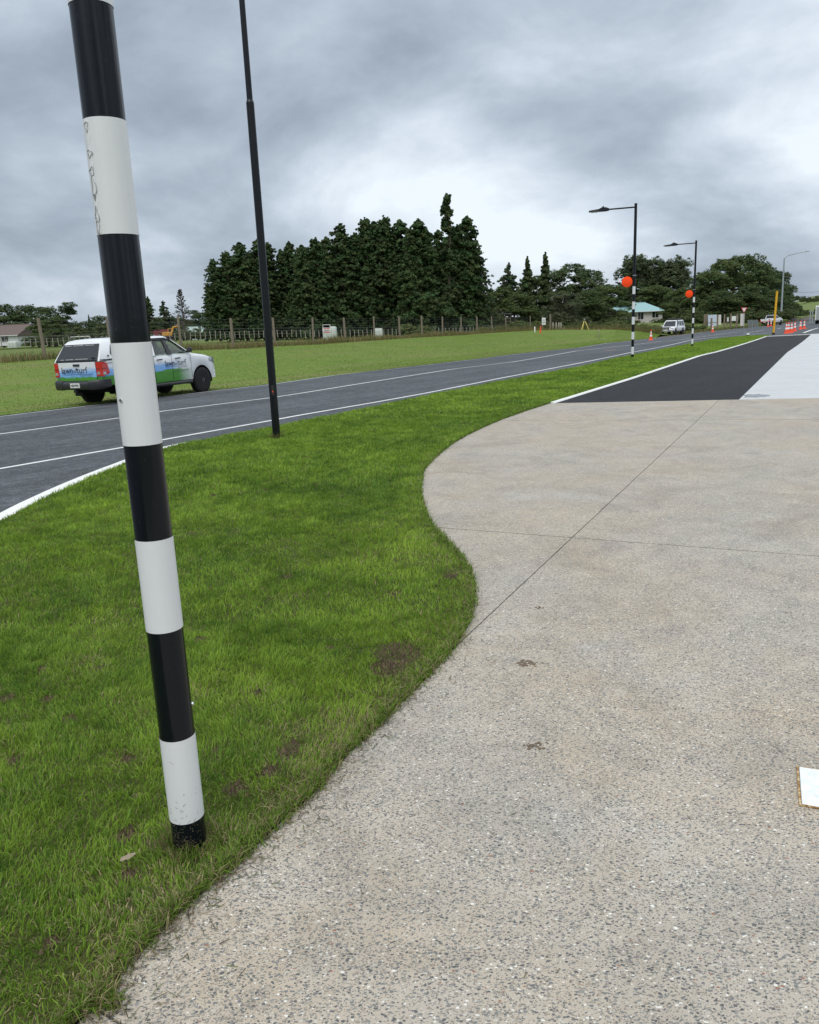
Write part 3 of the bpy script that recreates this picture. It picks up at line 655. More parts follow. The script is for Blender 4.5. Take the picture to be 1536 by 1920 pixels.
g = rg.random(n)[:, None]; c = np.where(g < .35, np.array([0.11, 0.13, 0.05]), np.where(g < .75, np.array([0.24, 0.19, 0.11]), np.array([0.09, 0.065, 0.045]))) * (0.6 + 0.8 * rg.random(n))[:, None]
o = np_mesh('grass_clippings', V.reshape(-1, 3), T, GRASS, np.repeat(c, 6, 0)); tag(o, kind='stuff')

# ------------------------------------------------------------------ poles
def luminaire(root, base, d, length, rise, arm_r=0.03, scale=1.0):
    d = Vector((d[0], d[1], 0)).normalized(); n = Vector((-d.y, d.x, 0)); tip = base + d * length + Vector((0, 0, rise))
    m = MB(); m.tube([base, tip], arm_r, 12); m.build('arm', BLACK_POLE, root, 60)
    up = Vector((0, 0, 1)); fwd = (tip - base).normalized(); up = n.cross(fwd) * (1 if n.cross(fwd).z > 0 else -1)
    def ring(s_, w, h0, h1): return [tip + fwd * s_ * scale + n * (a * w) * scale + up * b * scale for a, b in ((-1, h0), (-.8, h0 - .012), (.8, h0 - .012), (1, h0), (.85, h1), (-.85, h1))]
    m = MB(); m.loft([ring(-.08, .045, -.04, .045), ring(.02, .075, -.05, .075), ring(.22, .11, -.05, .085), ring(.33, .14, -.045, .035), ring(.62, .13, -.04, .012), ring(.70, .09, -.035, 0)])
    lum = m.build('luminaire', BLACK_POLE, root, 40)
    m = MB(); c = tip + fwd * .47 * scale - up * .062 * scale
    m.poly([c + fwd * a * scale + n * b * scale for a, b in ((-.11, -.09), (.13, -.09), (.13, .09), (-.11, .09))], -up * .012); m.build('lens', CLEAR_LAMP, lum)
    m = MB(); b0 = tip + fwd * .14 * scale + up * .08 * scale; m.tube([b0, b0 + up * .03, b0 + up * .06], [.045, .04, .025], 12); m.build('photocell', BLACK_PLASTIC, lum, 50)
    m = MB()
    for q in range(5):
        b1 = tip + fwd * (.04 + q * .035) * scale + up * .078 * scale; m.poly([b1 - n * .07 * scale, b1 + n * .07 * scale, b1 + n * .07 * scale + fwd * .008, b1 - n * .07 * scale + fwd * .008], up * .02)
    m.build('cooling_fins', BLACK_POLE, lum)

def crossing_pole(name, base, label, arm_dir, near=False):
    root = empty(name, base); tag(root, label, 'pole', 'black and white banded crossing poles')
    rr = 0.0575; ns = 64 if near else 24
    if near: edges = [at(x_, y_, base[1] - rr).z - base[2] for x_, y_ in ((357, 1546), (345, 1391), (317, 1188), (296, 1015), (275, 836), (252, 642), (229, 437), (201, 217), (180, -4))]; edges.append(edges[-1] + .3)
    else: edges = [.15 + .3 * q for q in range(10)]
    m = MB(); m.cyl((0, 0, -.3), (0, 0, edges[0]), rr, n=ns, caps=False); m.build('base_band', BLACK_BAND, root, 60)
    for q in range(9):
        white = q % 2 == 0; r2 = rr + (0.0012 if white else 0.0)
        m = MB(); m.loft([[(math.cos(2 * math.pi * a / ns) * r2, math.sin(2 * math.pi * a / ns) * r2, zz) for a in range(ns)] for zz in (edges[q], edges[q] + 0.004, edges[q + 1] - 0.004, edges[q + 1])], caps=False)
        m.build('white_band' if white else 'black_band', WHITE_BAND if white else BLACK_BAND, root, 60)
    top = 6.0
    m = MB(); m.cyl((0, 0, edges[-1]), (0, 0, edges[-1] + .42), rr - .001, n=ns, caps=True); m.cyl((0, 0, edges[-1] + .4), (0, 0, top), 0.060, 0.054, n=ns); m.build('shaft', BLACK_POLE, root, 50)
    m = MB(); m.cyl((0, 0, edges[-1] + .41), (0, 0, edges[-1] + .44), rr + .008, n=ns); m.build('collar', STEEL, root, 40)
    m = MB(); m.cyl((0, 0, top), (0, 0, top + .02), 0.060, n=ns); m.build('top_cap', BLACK_PLASTIC, root, 40)
    zc = edges[-1] + 0.19; v = Vector((-base[0], -base[1], 0)).normalized(); s_ = Vector((v.y, -v.x, 0)); s_ = s_ if s_.x < 0 else -s_
    c = s_ * 0.275 + Vector((0, 0, zc)); n = v
    def disc(r, off): return [c + n * off + (s_ * math.cos(2 * math.pi * a / 40) + Vector((0, 0, 1)) * math.sin(2 * math.pi * a / 40)) * r for a in range(40)]
    m = MB(); m.loft([disc(.205, -.008), disc(.21, -.004), disc(.21, .008), disc(.203, .012)]); dd = m.build('orange_disc', ORANGE, root, 40)
    m = MB(); m.tube([Vector((0, 0, zc)), c - n * .012], .014, 8); m.cyl(c - n * .03, c - n * .006, .05, n=14); m.build('bracket', BLACK_PLASTIC, dd, 50)
    luminaire(root, Vector((0, 0, top - .12)) + Vector(arm_dir).normalized() * .045, arm_dir, 1.08, -0.03)
    return root, edges
p1 = ground(357, 1583); pole1, E1 = crossing_pole('crossing_pole', p1, 'large black and white banded pole in the foreground grass at left', (-0.85, 0.4, 0), True)
p3 = ground(1186, 671); crossing_pole('crossing_pole', p3, 'banded pole with orange disc and street lamp, the nearer and taller of the pair', (-1, 0.12, 0))
p4 = ground(1298, 649.5); crossing_pole('crossing_pole', p4, 'banded pole with orange disc and street lamp, the farther one on the right', (-1, 0.12, 0))
# fittings on the near pole: screw, knob, raised seam of the vinyl with bubbles
vdir = Vector((-p1.x, -p1.y, 0)).normalized(); sdir = Vector((vdir.y, -vdir.x, 0)); sdir = -sdir if sdir.x > 0 else sdir   # sdir: image left
def on_pole(deg, z, r): a = R(deg); q = vdir * math.cos(a) + sdir * math.sin(a); return q * r + Vector((0, 0, z)), q
q, nn = on_pole(52, at(232, 750, p1.y - .03).z - p1.z, .058); m = MB(); m.cyl(q, q + nn * .004, .007, .006, 14); sc_ = m.build('screw', CHROME, pole1, 40)
m = MB(); m.box(tuple(q + nn * .0042), (.008, .002, .002)); m.build('screw_slot', INK, sc_)
q, nn = on_pole(-86, at(367, 1323, p1.y).z - p1.z, .057); m = MB(); m.tube([q, q + nn * .004, q + nn * .008], [.006, .007, .004], 12); m.build('rivet', CHROME, pole1, 60)
zs0, zs1 = E1[6], E1[7]
ns = 24; rings = []
for kz in range(ns + 1):
    z_ = zs0 + .004 + (zs1 - zs0 - .008) * kz / ns; ring = []
    for dg, rr_ in ((70, .0588), (68, .0600), (50, .0602), (48, .0589)):
        w_ = 0.0006 * math.sin(kz * 2.3) ; qq, _ = on_pole(dg, z_, rr_ + w_); ring.append(qq)
    rings.append(ring)
m = MB(); m.loft(rings); m.build('film_seam', WHITE_BAND, pole1, 50)
rb = random.Random(4)
for fz, hz, wz in ((.93, .012, .008), (.70, .009, .012), (.55, .010, .012), (.41, .028, .011), (.33, .008, .005), (.17, .020, .010), (.075, .022, .009)):
    cc, nn = on_pole(57 + rb.uniform(-2, 2), zs0 + (zs1 - zs0) * fz, .0603); tt = Vector((-nn.y, nn.x, 0)); path = []
    for i_ in range(17):
        a_ = 2 * math.pi * i_ / 16; k_ = 1 + .3 * math.sin(3 * a_ + fz * 20); path.append(cc + tt * math.cos(a_) * wz * .8 * k_ + Vector((0, 0, 1)) * math.sin(a_) * hz * k_)
    m = MB(); m.tube(path, .0011, 6, False); m.build('film_wrinkle', plain('wrinkle_film', (.36, .37, .38), .4), pole1, 60)
# cut grass stuck to the foot of the near pole
rg = np.random.default_rng(8); m = MB()
for _ in range(130):
    dg = rg.normal(25, 40); z_ = rg.gamma(1.0, .055); 
    if z_ > .5: continue
    q, nn = on_pole(dg, z_ + .03, .0595); tt = Vector((-nn.y, nn.x, 0)); a_ = rg.uniform(0, math.pi); dr_ = tt * math.cos(a_) + Vector((0, 0, 1)) * math.sin(a_); pr = nn.cross(dr_); ll, ww_ = rg.uniform(.002, .009), rg.uniform(.0004, .0010)
    m.add([q - dr_ * ll - pr * ww_, q - dr_ * ll + pr * ww_, q + dr_ * ll + pr * ww_ * .3 + nn * .0015, q + dr_ * ll - pr * ww_ * .3 + nn * .0015], [(0, 1, 2, 3)])
o = m.build('stuck_clippings', plain('dry_clipping', (0.13, 0.105, 0.06), .9, var=.4, scale=60), pole1); o['kind'] = 'stuff'

p2 = ground(519, 821); root = empty('lamp_post', p2); tag(root, 'tall plain black lamp post on the lawn beside the road', 'lamp post')
m = MB(); m.cyl((0, 0, -.3), (0, 0, 5.05), .064, .060, 16); m.build('lower_shaft', BLACK_POLE, root, 60)
m = MB(); m.tube([(0, 0, 5.05), (0, 0, 5.09)], [.060, .046], 16); m.build('collar', BLACK_POLE, root, 40)
m = MB(); m.cyl((0, 0, 5.08), (0, 0, 8.2), .045, .04, 16); m.build('upper_shaft', BLACK_POLE, root, 60)
luminaire(root, Vector((0, 0, 8.1)), (-.81, .58, 0), 1.2, .05)
m = MB(); m.poly([(.0, -.064, .0)] and [(-.012, -.0645, .70), (.03, -.0645, .70), (.03, -.0645, .86), (-.012, -.0645, .86)], (0, -.003, 0)); m.build('access_door', BLACK_PLASTIC, root)
m = MB(); m.poly([(-.004, -.0685, .75), (.012, -.0685, .75), (.012, -.0685, .772), (-.004, -.0685, .772)], (0, -.001, 0)); m.build('sticker', ORANGE, root)
rg = np.random.default_rng(18)
def tuft(base, name, n, rad, hh, seed, label_parent=None):
    rg = np.random.default_rng(seed); a = rg.uniform(0, 6.283, n); r_ = rad * (0.9 + .9 * rg.random(n)); P = np.stack([base[0] + np.cos(a) * r_, base[1] + np.sin(a) * r_, np.full(n, base[2] - .005)], 1)
    t_ = rg.random(n)[:, None]; c = np.where(t_ < .45, np.array([.26, .22, .11]), np.array([.13, .21, .03])) * (.6 + .7 * rg.random(n))[:, None]
    blades(name, P, hh * (.5 + rg.random(n)), np.full(n, .0032), rg.uniform(.1, 1.0, n), c, seed + 1)
tuft(p1, 'grass_tuft', 520, .062, .055, 61); tuft(p2, 'grass_tuft', 260, .07, .10, 63); tuft(p3, 'grass_tuft', 120, .07, .08, 65); tuft(p4, 'grass_tuft', 120, .07, .08, 67)

# ------------------------------------------------------------------ vehicles
def arch(x, zl, axles, rad, wz):
    for ax in axles:
        if abs(x - ax) < rad: zl = max(zl, wz + math.sqrt(rad * rad - (x - ax) ** 2))
    return zl
def body_loft(xs, zlow, ztop, hwf, axles, rad, wz):
    xs = sorted(set(list(xs) + [ax + rad * math.sin(R(a)) for ax in axles for a in range(-90, 91, 12)] + [ax + s_ * (rad + .002) for ax in axles for s_ in (-1, 1)])); rings = []
    for x in xs:
        zl = arch(x, zlow(x), axles, rad, wz); zt = max(ztop(x), zl + .05); h = hwf(x); d = zt - zl
        half = [(h - .12, zl), (h - .02, zl + .015), (h, zl + min(.12, .2 * d)), (h + .006, zl + .5 * d), (h - .004, zl + .74 * d), (h - .02, zl + .86 * d), (h - .055, zl + .955 * d), (h - .13, zt), (h * .4, zt + .012)]
        rings.append([(x, y, z) for y, z in half] + [(x, -y, z) for y, z in reversed(half)])
    m = MB(); m.loft(rings); return m
def interp(pts):
    X, Yv = [p[0] for p in pts], [p[1] for p in pts]; return lambda x: float(np.interp(x, X, Yv))
def wheel(parent, x, y, r, w, side, rim_mat, simple=False):
    wh = empty('wheel', (x, y, r), 0, parent)
    n = 40 if not simple else 22
    pr = [(r * .60, -w / 2), (r * .86, -w / 2 - .004), (r * .97, -w * .42), (r, -w * .3), (r, w * .3), (r * .97, w * .42), (r * .86, w / 2 + .004), (r * .60, w / 2)]
    m = MB(); m.lathe((0, 0, 0), pr, 'y', n)
    if not simple:
        for a in range(36):
            t_ = 2 * math.pi * a / 36
            for yy in (-.3, 0, .3): m.box((math.cos(t_ + yy * .3) * (r - .001), yy * w, math.sin(t_ + yy * .3) * (r - .001)), (.02, w * .2, .02))
    m.build('tyre', RUBBER, wh, 40)
    s_ = side; m = MB(); m.lathe((0, 0, 0), [(r * .62, s_ * w * .44), (r * .60, s_ * w * .50), (r * .53, s_ * w * .46), (r * .50, s_ * w * .28), (r * .24, s_ * w * .36), (r * .20, s_ * w * .44), (r * .06, s_ * w * .46)], 'y', n)
    rim = m.build('rim', rim_mat, wh, 35)
    if not simple:
        for nm, cnt, rr_, y0, y1, rad, mt, ph in (('wheel_nut', 6, .12, .44, .52, .011, STEEL, 0), ('rim_hole', 8, .38, .30, .335, .034, DARK, .5)):
            m = MB(); m.cyl((0, s_ * w * y0, 0), (0, s_ * w * y1, 0), rad, n=8); me = m.mesh(nm); me.materials.append(mt)
            for a in range(cnt):
                t_ = 2 * math.pi * (a + ph) / cnt; o = link(nm, me, None, wh); o.location = (math.cos(t_) * r * rr_, 0, math.sin(t_) * r * rr_)
    return wh
def text_mesh(txt, size, bold=0.0, shear=0.0, width=1.0):
    c = bpy.data.curves.new('lettering', 'FONT'); c.body = txt; c.size = size; c.offset = bold; c.shear = shear; c.space_character = width
    o = bpy.data.objects.new('lettering_tmp', c); COL.objects.link(o); dg = bpy.context.evaluated_depsgraph_get(); dg.update()
    me = bpy.data.meshes.new_from_object(o.evaluated_get(dg)); bpy.data.objects.remove(o); bpy.data.curves.remove(c); me.materials.clear(); return me
def put_text(txt, size, org, ux, uy, mat, parent, bold=0.0, shear=0.0, sx_=1.0, name='lettering', width=1.0):
    me = text_mesh(txt, size, bold, shear, width); ux, uy = Vector(ux).normalized(), Vector(uy).normalized(); o_ = Vector(org); mxx = 0
    for v in me.vertices: mxx = max(mxx, v.co.x * sx_); v.co = o_ + ux * (v.co.x * sx_) + uy * v.co.y
    return link(name, me, mat, parent), mxx
def frame_panel(pts, thick, mat, name, parent, smooth=None, bevel=0): m = MB(); m.poly(pts, thick); return m.build(name, mat, parent, smooth, bevel)

def make_ute(loc, rz, tilt):
    root = empty('utility_truck', loc, rz); root.rotation_euler = (R(tilt), R(-0.3), rz); root.scale = (1.03, 1.0, 1.03)
    tag(root, 'white utility truck with canopy and blue and green livery parked on the verge', 'truck')
    A = (1.22, 4.30); hwf = interp([(0, .86), (.3, .895), (3.4, .905), (4.4, .905), (4.9, .86), (5.15, .74), (5.27, .60)])
    zt = interp([(0, 1.27), (2.1, 1.29), (3.8, 1.29), (4.0, 1.27), (4.6, 1.19), (4.95, 1.11), (5.12, .98), (5.22, .80), (5.27, .70)])
    zl = interp([(0, .73), (.1, .73), (.2, .60), (.75, .55), (1.9, .47), (3.7, .46), (4.9, .42), (5.2, .46), (5.27, .5)])
    body = body_loft(np.linspace(0.06, 5.27, 46), zl, zt, hwf, A, .475, .39).build('body', LIVERY, root, 32)
    for ax in A:
        for s_ in (-1, 1):
            m = MB(); ring = lambda r_, y_: [(ax + r_ * math.cos(R(a)), y_, .39 + r_ * math.sin(R(a))) for a in range(-8, 189, 14)]
            m.loft([ring(.468, s_ * .60), ring(.468, s_ * .892)], caps=False, closed=False); m.build('wheel_arch_liner', DARK, root, 60)
    m = MB(); m.box((2.6, 0, .52), (4.6, 1.1, .26)); m.box((2.7, 0, .7), (4.9, 1.2, .3)); m.cyl((1.22, -.6, .39), (1.22, .6, .39), .07, n=12); m.tube([(1.22, 0, .27), (1.22, 0, .39), (1.22, 0, .51)], [.06, .16, .06], 10); m.build('chassis', DARK, root)
    m = MB(); m.cyl((.55, -.35, .5), (1.0, -.35, .5), .09, n=12); m.tube([(.1, -.55, .5), (.6, -.5, .52)], .03, 8); m.build('exhaust', DARK, root, 50)
    for ax in A:
        for s_ in (-1, 1): wheel(root, ax, s_ * .78, .405, .25, s_, plain('dark_steel_rim', (.055, .056, .06), .4, .5))
    for s_ in (-1, 1):
        m = MB(); m.box((.70, s_ * .78, .46), (.015, .30, .38)); m.build('mudflap', RUBBER, root)
        m = MB(); m.tube([(1.78, s_ * .84, .44), (1.85, s_ * .93, .42), (3.7, s_ * .93, .41), (3.78, s_ * .84, .43)], .055, 10); m.build('side_step', BLACK_PLASTIC, root, 50)
    # tailgate, rear lamps, bumper
    m = MB(); m.poly([(.055, -.70, .74), (.055, .70, .74), (.035, .70, 1.245), (.035, -.70, 1.245)], (-.02, 0, 0)); tg = m.build('tailgate', LIVERY, root, None, .012, 2)
    m = MB(); m.box((.008, 0, 1.17), (.03, .24, .06)); m.build('tailgate_handle', BLACK_PLASTIC, tg, None, .008)
    m = MB(); m.lathe((.006, 0, 1.06), [(.03, -.01), (.028, .01)], 'x', 16); m.build('badge', BLACK_PLASTIC, tg)
    for s_ in (-1, 1):
        pts = lambda x0, gr: [(x0, s_ * (.715 - gr), .86 - gr), (x0, s_ * (.885 + gr * .3), .86 - gr), (x0, s_ * (.885 + gr * .3), 1.24 + gr), (x0, s_ * (.715 - gr), 1.24 + gr)]
        m = MB(); m.loft([[(.03, s_ * .715, .86), (.03, s_ * .87, .86), (.03, s_ * .87, 1.235), (.03, s_ * .715, 1.235)], [(.06, s_ * .71, .85), (.08, s_ * .915, .85), (.08, s_ * .915, 1.24), (.06, s_ * .71, 1.24)], [(.2, s_ * .80, .86), (.33, s_ * .908, .93), (.26, s_ * .912, 1.2), (.2, s_ * .80, 1.23)]])
        tl = m.build('tail_light', RED_LAMP, root, 30)
        m = MB(); m.box((.035, s_ * .80, .94), (.03, .10, .07)); m.build('reversing_lamp', CLEAR_LAMP, tl); m = MB(); m.box((.13, s_ * .912, .93), (.10, .016, .08)); m.build('side_reflector', CLEAR_LAMP, tl)
        m = MB(); m.box((.032, s_ * .79, 1.06), (.02, .15, .012)); m.box((.15, s_ * .913, 1.06), (.2, .012, .012)); m.build('lamp_divider', BLACK_PLASTIC, tl)
    m = MB(); m.loft([[(x_ - .0, y_, z_) for x_, z_ in ((-.10, .51), (-.13, .57), (-.13, .67), (-.08, .735), (.09, .735), (.09, .51))] for y_ in (-.48, .48)])
    for s_ in (-1, 1): m.loft([[(x_, s_ * .485, z_) for x_, z_ in ((-.10, .50), (-.13, .56), (-.13, .70), (-.10, .75), (.1, .75), (.1, .50))], [(x_, s_ * .80, z_) for x_, z_ in ((-.06, .50), (-.09, .56), (-.09, .72), (-.05, .77), (.2, .77), (.2, .50))], [(x_, s_ * .915, z_) for x_, z_ in ((.06, .54), (.05, .60), (.05, .72), (.07, .77), (.34, .76), (.36, .56))]])
    bp = m.build('rear_bumper', BLACK_PLASTIC, root, 30, .01)
    m = MB(); m.box((-.134, -.0, .625), (.008, .36, .125)); np_ = m.build('number_plate', PLATE, root, None, .004)
    put_text('NDW931', .10, (-.140, .155, .59), (0, -1, 0), (0, 0, 1), INK, np_, .004, sx_=.78)
    m = MB(); m.box((-.12, 0, .47), (.1, .07, .07)); m.lathe((-.16, 0, .51), [(.008, -.02), (.024, -.005), (.024, .03), (.008, .045)], 'z', 12); m.build('tow_ball', BLACK_PLASTIC, root)
    # tailgate print
    _, w0 = put_text('lawn', .245, (.0135, .60, .955), (0, -1, 0), (0, 0, 1), INK, tg, .0008, sx_=.98); y0 = .60 - w0 - .03
    _, w1 = put_text('n', .15, (.0135, y0, .965), (0, -1, 0), (0, 0, 1), INK_GREY, tg, .0008, sx_=1.2)
    put_text('turf', .245, (.0135, y0 - w1 - .03, .955), (0, -1, 0), (0, 0, 1), INK_GREY, tg, .0, .0, 1.12)
    m = MB(); m.box((.0135, -.02, .925), (.002, 1.14, .008)); m.box((.0135, -.30, .895), (.002, .46, .006)); m.build('underline_print', INK_GREY, tg)
    # canopy shell over the tray
    def crow(x, hb, ht, zb, zt_): return [(x, -hb, zb), (x, -hb * .99, zb + .06), (x, -ht - .01, zt_ - .10), (x, -ht + .05, zt_ - .025), (x, -ht * .5, zt_ + .01), (x, ht * .5, zt_ + .01), (x, ht - .05, zt_ - .025), (x, ht + .01, zt_ - .10), (x, hb * .99, zb + .06), (x, hb, zb)]
    R0 = [(x_ + (.34 * (z_ - 1.26) / .55), y_, z_) for x_, y_, z_ in crow(.04, .855, .70, 1.26, 1.79)]
    m = MB(); m.loft([R0, [(x_ + (.20 * (z_ - 1.26) / .55), y_, z_) for x_, y_, z_ in crow(.26, .87, .715, 1.27, 1.84)], crow(.9, .875, .73, 1.28, 1.86), crow(1.7, .875, .735, 1.28, 1.865), crow(2.04, .87, .72, 1.28, 1.84)]); can = m.build('canopy', WHITE_PAINT, root, 28)
    def rearpt(y_, z_, o=.0): return (.04 + .34 * (z_ - 1.26) / .55 - o, y_, z_)
    m = MB(); m.poly([rearpt(-.80, 1.255, .012), rearpt(.80, 1.255, .012), rearpt(.765, 1.40, .012), rearpt(.67, 1.725, .012), rearpt(-.67, 1.725, .012), rearpt(-.765, 1.40, .012)], (-.012, 0, 0)); rw = m.build('rear_window', DARK_GLASS, can, None, .006)
    m = MB(); m.box(rearpt(0, 1.285, .032), (.02, 1.5, .03)); m.box(rearpt(-.62, 1.35, .04), (.03, .10, .035)); m.build('window_rail', BLACK_PLASTIC, rw)
    m = MB()
    for y0, y1, z_ in ((.62, .48, 1.325), (.42, .12, 1.327), (.06, -.42, 1.331), (.60, .35, 1.69), (.30, -.1, 1.692), (-.16, -.5, 1.694)): m.box((rearpt(0, z_, .0262)[0], (y0 + y1) / 2, z_), (.002, abs(y0 - y1), .010))
    o_sp = m.build('small_print', PLATE, rw); o_sp['kind'] = 'stuff'
    for s_ in (-1, 1):
        yy = lambda z_: s_ * (.862 - (.862 - .74) * (z_ - 1.36) / .34)
        m = MB(); m.poly([(x_, yy(z_) + s_ * .004, z_) for x_, z_ in ((.52, 1.40), (1.86, 1.40), (1.90, 1.44), (1.90, 1.66), (1.86, 1.70), (.66, 1.70), (.60, 1.67), (.49, 1.45))], (0, s_ * .008, 0)); sw = m.build('side_window', DARK_GLASS, can, None, .004)
        m = MB(); m.lathe((.68, yy(1.44) + s_ * .012, 1.44), [(.02, -.004), (.016, s_ * .01)], 'y', 10); m.build('window_latch', BLACK_PLASTIC, sw)
        m = MB(); m.box((.38, s_ * .875, 1.385), (.07, .012, .035)); m.build('canopy_badge', INK_GREY, can)
        m = MB(); m.box((1.05, s_ * .885, 1.292), (1.98, .03, .02)); m.build('canopy_seal', BLACK_PLASTIC, can)
        m = MB(); m.box((.55, s_ * .905, 1.225), (.62, .012, .05)); m.build('tray_trim', WHITE_PAINT, root, None, .006)
    # cab
    m = MB(); zr = 1.80
    roof = [[(x_, -w_, z_ - .05), (x_, -w_ + .06, z_), (x_, -w_ * .4, z_ + .018), (x_, w_ * .4, z_ + .018), (x_, w_ - .06, z_), (x_, w_, z_ - .05), (x_, w_ - .05, z_ - .075), (x_, -w_ + .05, z_ - .075)] for x_, w_, z_ in ((2.06, .68, 1.81), (2.3, .70, 1.84), (2.9, .69, 1.84), (3.08, .66, 1.80), (3.2, .64, 1.735))]
    m.loft(roof); m.build('cab_roof', WHITE_PAINT, root, 35)
    def side_pt(x_, z_, s_, o=0.0): return Vector((x_, s_ * (.875 - .19 * (z_ - 1.28) / .46 + o), z_))
    for s_ in (-1, 1):
        m = MB(); m.poly([side_pt(*p, s_) for p in ((3.70, 1.28), (3.86, 1.28), (3.24, 1.71), (3.13, 1.73))], (0, -s_ * .06, 0)); m.build('front_pillar', WHITE_PAINT, root, None, .012)
        m = MB(); m.poly([side_pt(*p, s_, .001) for p in ((2.80, 1.28), (2.98, 1.28), (2.90, 1.74), (2.78, 1.74))], (0, -s_ * .05, 0)); m.build('middle_pillar', BLACK_PLASTIC, root)
        m = MB(); m.poly([side_pt(*p, s_) for p in ((2.06, 1.28), (2.24, 1.28), (2.34, 1.74), (2.06, 1.74))], (0, -s_ * .06, 0)); m.build('rear_pillar', WHITE_PAINT, root)
        m = MB(); m.tube([side_pt(2.26, 1.30, s_), side_pt(2.36, 1.73, s_), side_pt(3.10, 1.735, s_), side_pt(3.70, 1.31, s_)], .022, 8); m.build('window_seal', BLACK_PLASTIC, root, 50)
        frame_panel([side_pt(*p, s_, -.02) for p in ((2.25, 1.29), (2.80, 1.29), (2.79, 1.72), (2.36, 1.72))], (0, -s_ * .005, 0), GLASS, 'door_window', root)
        frame_panel([side_pt(*p, s_, -.02) for p in ((2.98, 1.29), (3.70, 1.29), (3.13, 1.72), (2.91, 1.72))], (0, -s_ * .005, 0), GLASS, 'door_window', root)
        for x0, x1 in ((2.12, 2.12), (2.90, 2.90), (3.78, 3.78)):
            m = MB(); m.box((x0, s_ * .9095, .90), (.007, .006, .74)); m.build('door_gap', DARK, root)
        for x0 in (2.25, 3.06): m = MB(); m.tube([(x0, s_ * .905, 1.15), (x0 + .03, s_ * .945, 1.155), (x0 + .19, s_ * .945, 1.16), (x0 + .22, s_ * .905, 1.16)], .018, 8); m.build('door_handle', BLACK_PLASTIC, root, 60)
        m = MB(); m.loft([[(3.60 + a, s_ * b, c) for a, b, c in ((.02, .90, 1.31), (.10, .90, 1.31), (.10, .90, 1.36), (.02, .90, 1.36))], [(3.60 + a, s_ * b, c) for a, b, c in ((-.01, .98, 1.29), (.11, .98, 1.31), (.10, .98, 1.46), (-.01, .98, 1.47))], [(3.60 + a, s_ * b, c) for a, b, c in ((.0, 1.12, 1.31), (.09, 1.10, 1.33), (.08, 1.10, 1.44), (.0, 1.12, 1.45))]]); m.build('mirror', BLACK_PLASTIC, root, 40, .012)
        m = MB(); m.loft([[(4.72, s_ * .895, 1.08), (4.72, s_ * .90, 1.0), (4.74, s_ * .86, 1.10)], [(4.95, s_ * .855, 1.09), (4.95, s_ * .865, .94), (4.97, s_ * .80, 1.10)], [(5.13, s_ * .745, .97), (5.14, s_ * .745, .88), (5.15, s_ * .64, .96)]]); m.build('headlight', CLEAR_LAMP, root, 40)
    wsb = [Vector((3.84, -.80, 1.29)), Vector((3.84, .80, 1.29)), Vector((3.20, .64, 1.70)), Vector((3.20, -.64, 1.70))]; frame_panel(wsb, (-.006, 0, 0), GLASS, 'windscreen', root)
    frame_panel([Vector((2.10, -.72, 1.33)), Vector((2.10, .72, 1.33)), Vector((2.10, .62, 1.70)), Vector((2.10, -.62, 1.70))], (.006, 0, 0), DARK_GLASS, 'cab_rear_window', root)
    m = MB(); m.box((2.95, 0, 1.306), (1.66, 1.50, .012)); m.box((3.62, 0, 1.34), (.32, 1.46, .09)); m.build('dashboard', BLACK_PLASTIC, root, None, .01)
    for s_ in (-1, 1): m = MB(); m.loft([[(2.72 - a * .12, s_ * .38 - w_, 1.30 + a), (2.84 - a * .12, s_ * .38 - w_, 1.30 + a), (2.84 - a * .12, s_ * .38 + w_, 1.30 + a), (2.72 - a * .12, s_ * .38 + w_, 1.30 + a)] for a, w_ in ((0, .23), (.2, .22), (.24, .14), (.26, .12), (.40, .11))]); m.build('seat', RUBBER, root, 40, .02)
    m = MB(); c_ = Vector((3.36, -.38, 1.40)); ux, uy = Vector((0, 1, 0)), Vector((.45, 0, .89)); m.tube([c_ + (ux * math.cos(2 * math.pi * a / 24) + uy * math.sin(2 * math.pi * a / 24)) * .18 for a in range(25)], .014, 8, False); m.tube([c_ - ux * .17, c_ + ux * .17], .016, 6); m.build('steering_wheel', BLACK_PLASTIC, root, 60)
    # front bumper and grille (hidden from here, part of the truck all the same)
    m = MB(); m.loft([[(4.98, s_ * .86, z_) for z_ in (.44, .70)] + [(4.6, s_ * .80, .70), (4.6, s_ * .80, .44)] for s_ in (-1, 1)]); m.loft([[(5.2, s_ * .66, .42), (5.33, s_ * .60, .50), (5.33, s_ * .60, .66), (5.2, s_ * .66, .72)] for s_ in (-1, 1)]); m.build('front_bumper', WHITE_PAINT, root, 40)
    m = MB(); m.poly([(5.285, -.42, .72), (5.285, .42, .72), (5.2, .50, .95), (5.2, -.50, .95)], (.02, 0, 0)); m.build('grille', BLACK_PLASTIC, root)
    # door print on the driver's side and its mate
    for s_, ux in ((-1, (1, 0, 0)), (1, (-1, 0, 0))):
        yv = s_ * .9135; x0 = 2.58 if s_ < 0 else 3.72; sg = 1 if s_ < 0 else -1
        _, w0 = put_text('lawn', .24, (x0, yv, .945), ux, (0, 0, 1), INK, root, .0008, sx_=.98); x1 = x0 + sg * (w0 + .03)
        _, w1 = put_text('n', .135, (x1, yv, .955), ux, (0, 0, 1), INK_GREY, root, .0008, sx_=1.2); x1 += sg * (w1 + .03)
        put_text('turf', .24, (x1, yv, .945), ux, (0, 0, 1), INK_GREY, root, .0, .0, 1.12)
        m = MB(); m.box((x0 + sg * .50, yv, .915), (1.0, .003, .008)); m.box((x0 + sg * .78, yv, .875), (.42, .003, .010)); m.box((x0 + sg * .70, yv, .775), (.72, .003, .010)); m.build('print_lines', INK_GREY, root)
